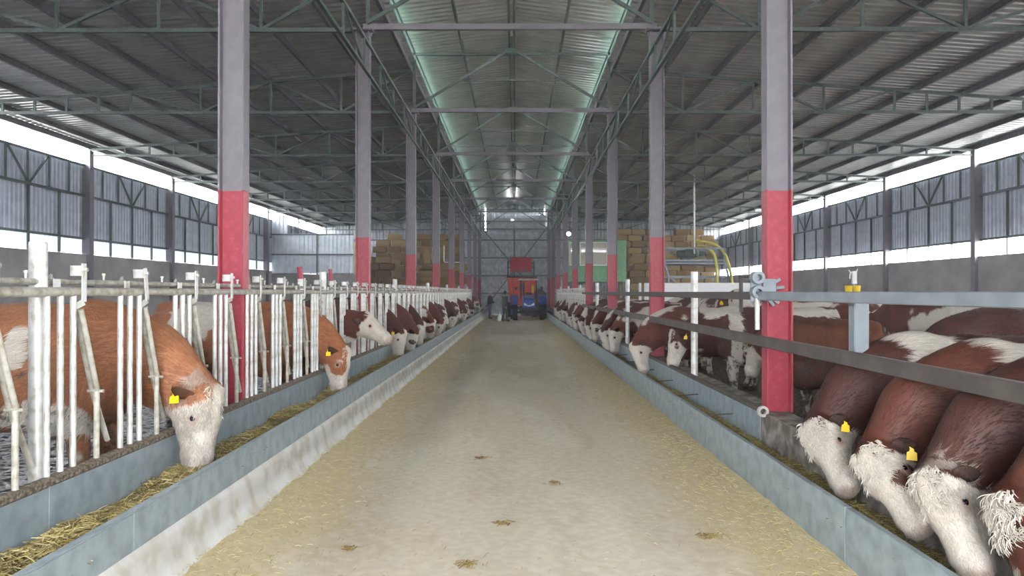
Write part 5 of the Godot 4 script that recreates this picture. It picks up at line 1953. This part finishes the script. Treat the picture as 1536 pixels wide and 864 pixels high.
func build_side_things() -> void:
	var kinds := []
	for k in 4:
		kinds.append(bale_mesh(300 + k))
	var r := RandomNumberGenerator.new()
	r.seed = 12
	var bale := func(at: Vector3, dark: bool, label: String, group: String, stood := false):
		var o := put("straw_bale", kinds[r.randi() % 4], M.bales[r.randi() % 3])
		o.position = at + Vector3(r.randf_range(-0.02, 0.02), 0, r.randf_range(-0.11, 0.11))
		o.rotation = Vector3(0, r.randf_range(-0.05, 0.05) + (PI if r.randf() < 0.5 else 0.0), PI * 0.5 if stood else 0.0)
		tag(o, label, "bale", group)
	var stack := func(x0: float, z: float, cols: int, rows: int, ragged: int, dark: bool, label: String, group: String):
		for c in cols:
			var top := rows - (r.randi() % (ragged + 1))
			for q in top:
				bale.call(Vector3(x0 + c * 0.975 + (0.24 if q % 2 else 0.0), 0.33 + q * 0.414, z), dark, label, group)
	stack.call(-8.9, -50.2, 6, 13, 1, true, "brown straw bale in the tall dim stack behind the partition", "bales of the tall dim stack")
	stack.call(-9.0, -46.6, 2, 10, 2, false, "golden straw bale in the low stack beside the partition", "bales of the low golden stack")
	stack.call(-7.1, -46.2, 1, 5, 0, false, "golden straw bale at the stepped end of the low stack", "bales at the stepped end of the low stack")
	stack.call(-5.6, -47.6, 3, 8, 0, true, "straw bale in the stack behind the far columns", "bales behind the far columns")
	bale.call(Vector3(-5.5, 3.90, -47.5), false, "single golden straw bale stood on end on the stack", "", true)
	stack.call(7.4, -47.0, 4, 10, 1, false, "straw bale in the stack behind the pipe platform", "bales behind the pipe platform")
	stack.call(7.0, -51.5, 7, 14, 1, true, "brown straw bale in the high stack against the gable", "bales of the high stack at the gable")
	# cream panels at the end of the partition
	for k in 3:
		var g := Geo.new()
		g.bevel_box(Vector3(0, 0, 0), Vector3(0.40, 0.62, 0.08), 0.01)
		var o := put_geo("cream_panel", g, plain(srgb(206, 192, 140), 0.8))
		o.position = Vector3(-9.08, 2.95 + k * 0.64, -43.95)
		tag(o, "cream board at the end of the partition, %s from the bottom" % ORD[k], "board", "cream boards at the partition end")
	# green cabin on legs
	var cab := thing("cabin", "green raised cabin with white-framed windows behind the far columns", "cabin", Vector3(0, 0, -44.0))
	var g := Geo.new()
	g.bevel_box(Vector3(4.70, 3.48, -1.2), Vector3(3.28, 2.42, 2.4), 0.03)
	put_geo("box", g, M.green, cab)
	for x in [3.2, 6.2]:
		for z in [-0.15, -2.25]:
			g = Geo.new()
			g.beam(Vector3(x, 0.1, z), Vector3(x, 2.27, z), 0.14, 0.14)
			put_geo("leg", g, M.frame_steel, cab)
	for w in [[3.10, 3.42], [3.70, 5.24]]:
		var fr := Geo.new()
		for q in [[Vector3(w[0], 3.24, 0.03), Vector3(w[1], 3.24, 0.03)], [Vector3(w[0], 4.54, 0.03), Vector3(w[1], 4.54, 0.03)], [Vector3(w[0], 3.2, 0.03), Vector3(w[0], 4.58, 0.03)], [Vector3(w[1], 3.2, 0.03), Vector3(w[1], 4.58, 0.03)], [Vector3(w[0], 4.18, 0.03), Vector3(w[1], 4.18, 0.03)]]:
			fr.beam(q[0], q[1], 0.07, 0.07)
		var win := put_geo("window_frame", fr, M.white, cab)
		var cu := Geo.new()
		var n := 24
		for k in n:
			var xa := lerpf(w[0], w[1], k / float(n))
			var xb := lerpf(w[0], w[1], (k + 1) / float(n))
			cu.quad(Vector3(xa, 3.24, 0.012 + 0.008 * sin(k * 1.9)), Vector3(xb, 3.24, 0.012 + 0.008 * sin((k + 1) * 1.9)), Vector3(xb, 4.54, 0.012 + 0.008 * sin((k + 1) * 1.9 + 1.0)), Vector3(xa, 4.54, 0.012 + 0.008 * sin(k * 1.9 + 1.0)), Vector3(0, 0, 1))
		put_geo("curtain", cu, mottled([[0.3, srgb(170, 162, 140)], [0.7, srgb(216, 210, 192)]], 0.8, 0.03, 0.9, 0.0, 63), win)
		var pane := Geo.new()
		pane.quad(Vector3(w[0], 3.24, 0.04), Vector3(w[1], 3.24, 0.04), Vector3(w[1], 4.54, 0.04), Vector3(w[0], 4.54, 0.04), Vector3(0, 0, 1))
		var glass := plain(Color(0.9, 0.95, 0.95, 0.08), 0.03)
		glass.transparency = BaseMaterial3D.TRANSPARENCY_ALPHA
		put_geo("pane", pane, glass, win)
	# white wall panel in the crowded pen
	g = Geo.new()
	g.bevel_box(Vector3(0, 0.98, 0), Vector3(4.5, 1.95, 0.12), 0.02)
	var o := put_geo("white_partition", g, M.white)
	o.position = Vector3(7.28, 0.10, -30.0)
	tag(o, "low white partition wall beyond the backs of the herd", "partition")
	g = Geo.new()
	g.bevel_box(Vector3(0, 0.98, 0), Vector3(0.10, 1.95, 0.12), 0.02)
	o = put_geo("white_post", g, M.white)
	o.position = Vector3(4.86, 0.10, -30.0)
	tag(o, "short white post beside the second red column, next to the partition", "post")
	# platform with a pump and yellow hoses
	var t := thing("pipe_platform", "grey steel platform with a pump above the white partition", "platform", Vector3(0, 0, -31.6))
	var pz := [0.0, -1.6]
	for z in pz:
		for q in [[Vector3(6.30, 0.1, z), Vector3(6.30, 2.35, z)], [Vector3(8.75, 0.1, z), Vector3(8.75, 2.35, z)], [Vector3(6.30, 2.35, z), Vector3(6.12, 2.95, z)], [Vector3(8.75, 2.35, z), Vector3(8.60, 2.95, z)], [Vector3(8.60, 2.95, z), Vector3(8.60, 3.52, z)], [Vector3(6.12, 2.95, z), Vector3(5.70, 3.52, z)]]:
			g = Geo.new()
			g.beam(q[0], q[1], 0.07, 0.07)
			put_geo("leg", g, M.rail_grey, t)
		for y in [2.33, 2.88, 3.0, 3.50]:
			g = Geo.new()
			g.beam(Vector3(5.75 if y > 2.4 else 6.30, y, z), Vector3(8.65, y, z), 0.05, 0.07)
			put_geo("beam", g, M.rail_grey, t)
		for q in [[Vector3(6.30, 2.33, z), Vector3(6.75, 2.0, z)], [Vector3(8.75, 2.33, z), Vector3(8.3, 2.0, z)]]:
			g = Geo.new()
			g.beam(q[0], q[1], 0.05, 0.05)
			put_geo("knee_brace", g, M.rail_grey, t)
	g = Geo.new()
	g.box(Vector3(7.2, 2.93, -0.8), Vector3(2.9, 0.05, 1.6))
	put_geo("deck", g, M.rail_dark, t)
	g = Geo.new()
	g.lathe(Vector3(7.4, 3.30, -0.7), [Vector2(0.0, -0.6), Vector2(0.14, -0.6), Vector2(0.16, -0.3), Vector2(0.22, -0.25), Vector2(0.22, 0.2), Vector2(0.12, 0.3), Vector2(0.12, 0.6), Vector2(0.0, 0.6)], 16, Basis(Vector3.DOWN, Vector3.RIGHT, Vector3.BACK))
	g.bevel_box(Vector3(7.4, 3.05, -0.7), Vector3(0.9, 0.18, 0.4), 0.03)
	put_geo("pump", g, M.frame_steel, t)
	g = Geo.new()
	g.hexa([Vector3(7.0, 2.98, -0.1), Vector3(7.9, 2.98, -0.1), Vector3(7.85, 3.25, -0.25), Vector3(7.45, 3.10, -0.2), Vector3(7.0, 2.98, -0.5), Vector3(7.9, 2.98, -0.5), Vector3(7.85, 3.25, -0.45), Vector3(7.45, 3.10, -0.4)])
	put_geo("cover_sheet", g, plain(srgb(140, 130, 104), 0.9), t)
	g = Geo.new()
	g.tube([Vector3(7.47, 3.3, -0.5), Vector3(7.47, 6.6, -0.5)], [0.035], 10)
	put_geo("riser_pipe", g, M.galv, t)
	for h in [[Vector3(7.50, 3.85, -0.3), Vector3(8.30, 3.62, -0.1), Vector3(8.72, 2.95, 0.05), Vector3(8.90, 1.6, 0.2), Vector3(8.92, 0.3, 0.3)], [Vector3(7.55, 3.62, -0.3), Vector3(7.95, 3.50, -0.1), Vector3(8.22, 3.0, 0.05), Vector3(8.24, 1.6, 0.2), Vector3(8.24, 0.3, 0.3)]]:
		var cv := Curve3D.new()
		for q in h.size():
			var tan: Vector3 = (h[mini(q + 1, h.size() - 1)] - h[maxi(q - 1, 0)]) * 0.2
			cv.add_point(h[q], -tan, tan)
		g = Geo.new()
		var pts := []
		var rad := []
		var m := 60
		for q in m + 1:
			pts.append(cv.sample_baked(cv.get_baked_length() * q / m))
			rad.append(0.052 + (0.006 if q % 2 else 0.0))
		g.tube(pts, rad, 12)
		put_geo("yellow_hose", g, M.hose, t)
	# twin yellow cups on a post
	t = thing("drinker_post", "post with two yellow cups under a white bracket, before the concrete wall", "drinker", Vector3(6.14, 0.1, -14.0))
	for s in [-1.0, 1.0]:
		g = Geo.new()
		g.lathe(Vector3(s * 0.072, 1.56, 0), [Vector2(0.0, 0.0), Vector2(0.056, 0.0), Vector2(0.072, 0.155), Vector2(0.066, 0.155), Vector2(0.05, 0.01), Vector2(0.0, 0.01)], 18)
		put_geo("cup", g, M.yellow, t)
	g = Geo.new()
	g.bevel_box(Vector3(0.03, 1.86, 0), Vector3(0.08, 0.24, 0.06), 0.01)
	g.tube([Vector3(-0.07, 2.0, 0), Vector3(-0.04, 1.96, 0), Vector3(0.07, 1.96, 0), Vector3(0.09, 2.02, 0)], [0.012], 8)
	g.tube([Vector3(-0.03, 1.96, 0), Vector3(-0.05, 1.90, 0), Vector3(-0.05, 1.84, 0)], [0.012], 8)
	put_geo("bracket", g, M.white, t)
	g = Geo.new()
	g.tube([Vector3(0.02, 0.0, 0), Vector3(0.02, 1.76, 0)], [0.016], 8)
	put_geo("pole", g, M.rail_grey, t)
	g = Geo.new()
	g.tube([Vector3(-0.16, 0.0, 0.02), Vector3(-0.16, 1.52, 0.02)], [0.014], 8)
	g.tube([Vector3(-0.16, 1.52, 0.02), Vector3(-0.06, 1.57, 0)], [0.014], 8)
	put_geo("feed_pipe", g, plain(srgb(196, 140, 132), 0.6), t)
	# two leaning poles with red and white tips in the headlock pen
	for q in [[Vector3(-2.98, 0.12, -11.3), 0.10, "thicker"], [Vector3(-2.92, 0.12, -12.6), 0.06, "thinner"]]:
		t = thing("marker_pole", "%s red, white and green pole leaning behind the headlocks" % q[2], "pole", q[0])
		t.rotation = Vector3(0.03, 0, q[1])
		var rr: float = 0.030 if q[2] == "thicker" else 0.022
		for seg in [[0.0, 1.50, "green_section", plain(srgb(34, 120, 84), 0.5)], [1.50, 1.76, "white_section", M.white], [1.76, 1.96, "red_section", M.column_red]]:
			g = Geo.new()
			g.lathe(Vector3.ZERO, [Vector2(0, seg[0]), Vector2(rr * (1.3 if seg[0] > 1.7 else 1.0), seg[0]), Vector2(rr * (1.3 if seg[0] > 1.7 else 1.0), seg[1]), Vector2(0, seg[1])], 14)
			put_geo(seg[2], g, seg[3], t)
	# white elbow pipe on a far column
	g = Geo.new()
	g.tube([Vector3(-3.45, 3.95, -36.9), Vector3(-3.45, 3.18, -36.9), Vector3(-3.40, 3.13, -36.9), Vector3(-2.71, 3.13, -36.95)], [0.025], 10)
	tag(put_geo("elbow_pipe", g, M.white), "thin white elbow pipe fixed to a far red and grey column", "pipe")


func build_lamps() -> void:
	var lens := plain(Color(1, 1, 1), 0.3)
	lens.emission_enabled = true
	lens.emission = Color(1.0, 1.0, 1.0)
	lens.emission_energy_multiplier = 0.25
	for q in [[Vector3(2.14, 4.05, -31.0), "round floodlight glowing on a far column of the crowded side", 0.09], [Vector3(-0.25, 6.90, -55.6), "round floodlight glowing high on the far gable", 0.10]]:
		var t := thing("floodlight", q[1], "lamp", q[0])
		var b := Basis(Vector3.RIGHT, Vector3.BACK, Vector3.DOWN)
		var g := Geo.new()
		g.lathe(Vector3.ZERO, [Vector2(0.0, -0.16), Vector2(q[2] * 0.7, -0.15), Vector2(q[2] * 1.15, 0.0), Vector2(q[2] * 1.15, 0.02), Vector2(q[2], 0.02)], 20, b)
		put_geo("housing", g, M.black, t)
		g = Geo.new()
		g.lathe(Vector3.ZERO, [Vector2(q[2], 0.015), Vector2(q[2] * 0.6, 0.035), Vector2(0.0, 0.042)], 20, b)
		put_geo("lens", g, lens, t)
		g = Geo.new()
		g.beam(Vector3(0, 0, -0.1), Vector3(0.14 if q[0].x > 1.0 else 0.0, 0.12, -0.2 if q[0].x > 1.0 else -0.35), 0.03, 0.03)
		put_geo("bracket", g, M.black, t)
		var l := SpotLight3D.new()
		l.name = "floodlight_beam"
		l.light_energy = 0.14
		l.light_size = q[2]
		l.spot_angle = 70.0
		l.spot_range = 80.0
		l.spot_attenuation = 2.0
		l.shadow_enabled = true
		l.position = Vector3(0, 0, 0.07)
		l.rotation = Vector3(-0.45, PI, 0)
		t.add_child(l)


# ---------------------------------------------------------------- loose straw
func blade_mesh(l: float, w: float) -> ArrayMesh:
	var g := Geo.new()
	g.hexa([Vector3(-l * 0.5, 0, -w), Vector3(-l * 0.5, 0, w), Vector3(-l * 0.5, w, 0.4 * w), Vector3(-l * 0.5, w, -0.4 * w), Vector3(0, 0.004, -w), Vector3(0, 0.004, w), Vector3(0, 0.004 + w, 0.4 * w), Vector3(0, 0.004 + w, -0.4 * w)])
	g.hexa([Vector3(0, 0.004, -w), Vector3(0, 0.004, w), Vector3(0, 0.004 + w, 0.4 * w), Vector3(0, 0.004 + w, -0.4 * w), Vector3(l * 0.5, -0.002, -w), Vector3(l * 0.5, -0.002, w), Vector3(l * 0.5, -0.002 + w, 0.4 * w), Vector3(l * 0.5, -0.002 + w, -0.4 * w)])
	return g.mesh()


func scatter(called: String, label: String, category: String, mesh: Mesh, places: Array, colors: Array) -> void:
	var mm := MultiMesh.new()
	mm.transform_format = MultiMesh.TRANSFORM_3D
	mm.use_colors = true
	mm.mesh = mesh
	mm.instance_count = places.size()
	for k in places.size():
		mm.set_instance_transform(k, places[k])
		mm.set_instance_color(k, colors[k])
	var o := MultiMeshInstance3D.new()
	o.name = numbered(called)
	o.multimesh = mm
	o.material_override = M.straw
	add_child(o)
	tag(o, label, category, "", "stuff")


func build_loose_straw() -> void:
	var r := RandomNumberGenerator.new()
	r.seed = 99
	var tones := [lin(186, 168, 108), lin(160, 142, 84), lin(206, 192, 140), lin(140, 122, 70), lin(120, 104, 58)]
	for side in [[-2.015, -2.44, 0.435, 31, 0.05, "loose straw stalks on the silage before the orange cow", 1.0, 15000], [1.965, 2.25, 0.29, 32, 0.055, "loose stalks on the brown silage before the crowded cattle", 0.72, 15000]]:
		var places := []
		var colors := []
		for k in side[7]:
			var d: float = 2.5 + 42.0 * pow(r.randf(), 2.2)
			var u := r.randf_range(0.03, 0.97)
			var patch := n_feed.get_noise_2d(d * 0.9 + side[3] * 10.0, u * 0.8)
			if patch < -0.12 and r.randf() < 0.6:
				continue
			var y := feed_height(d, u, side[2], side[3], side[4])
			var b := Basis(Vector3.UP, r.randf() * TAU) * Basis(Vector3.BACK, r.randf_range(-0.45, 0.45))
			var s := r.randf_range(0.5, 1.4)
			places.append(Transform3D(b.scaled(Vector3(s, r.randf_range(0.7, 1.4), r.randf_range(0.7, 1.4))), Vector3(lerpf(side[0], side[1], u), y + r.randf_range(0.0, 0.022), -d)))
			var c: Color = tones[r.randi() % 5]
			var tn: float = r.randf_range(0.7, 1.2) * side[6]
			colors.append(Color(c.r * tn, c.g * tn, c.b * tn * (0.85 if side[6] < 1.0 else 1.0)))
		scatter("loose_straw", side[5], "straw", blade_mesh(0.085, 0.0021), places, colors)
	var places := []
	var colors := []
	for k in 16000:
		var d: float = 2.3 + 34.0 * pow(r.randf(), 2.0)
		var edge := r.randf() < 0.78
		var x: float = (1.92 - absf(r.randfn(0.0, 0.26))) * (1.0 if r.randf() < 0.62 else -1.0) if edge else r.randf_range(-1.7, 1.7)
		if absf(x) > 1.93:
			continue
		var y := 0.10 * smoothstep(1.50, 1.98, absf(x)) + 0.006
		var s := r.randf_range(0.25, 1.0) * (1.0 if edge else 0.7)
		places.append(Transform3D(Basis(Vector3.UP, r.randf() * TAU).scaled(Vector3(s, 1, 1)), Vector3(x, y, -d)))
		var c: Color = tones[r.randi() % 3]
		var tn := r.randf_range(0.8, 1.25)
		colors.append(Color(c.r * tn, c.g * tn, c.b * tn))
	scatter("chaff", "pale chopped straw strewn along the edges of the drive", "straw", blade_mesh(0.055, 0.0018), places, colors)
	# small tufts and clods on the drive
	var spots := [[-0.98, 3.75, 1.3], [-0.42, 3.55, 0.7], [-0.30, 4.75, 0.9], [-0.10, 5.6, 0.8], [-1.10, 5.05, 0.5], [-0.65, 3.05, 1.0], [0.35, 6.8, 0.6], [1.35, 5.3, 1.0], [1.05, 3.9, 0.7], [-0.35, 7.8, 0.7]]
	for q in spots.size():
		var sp: Array = spots[q]
		var g := Geo.new()
		for k in 46:
			var a := r.randf() * TAU
			var rad: float = absf(r.randfn(0.0, 0.035)) * sp[2]
			var at := Vector3(cos(a) * rad * 1.6, 0.006 + r.randf() * 0.018 * sp[2], sin(a) * rad)
			var dir := Vector3(r.randf_range(-1, 1), r.randf_range(-0.3, 0.3), r.randf_range(-1, 1)).normalized() * r.randf_range(0.012, 0.035)
			g.col = lin(150, 128, 74) if r.randf() < 0.6 else lin(104, 84, 56)
			g.beam(at - dir, at + dir, 0.004, 0.003)
		var o := put_geo("straw_tuft", g, M.straw)
		o.position = Vector3(sp[0], 0.004, -sp[1])
		tag(o, "small tuft of straw lying on the drive, %s from the camera" % ORD[[2, 1, 4, 7, 5, 0, 8, 6, 3, 9][q]], "tuft", "straw tufts on the drive")
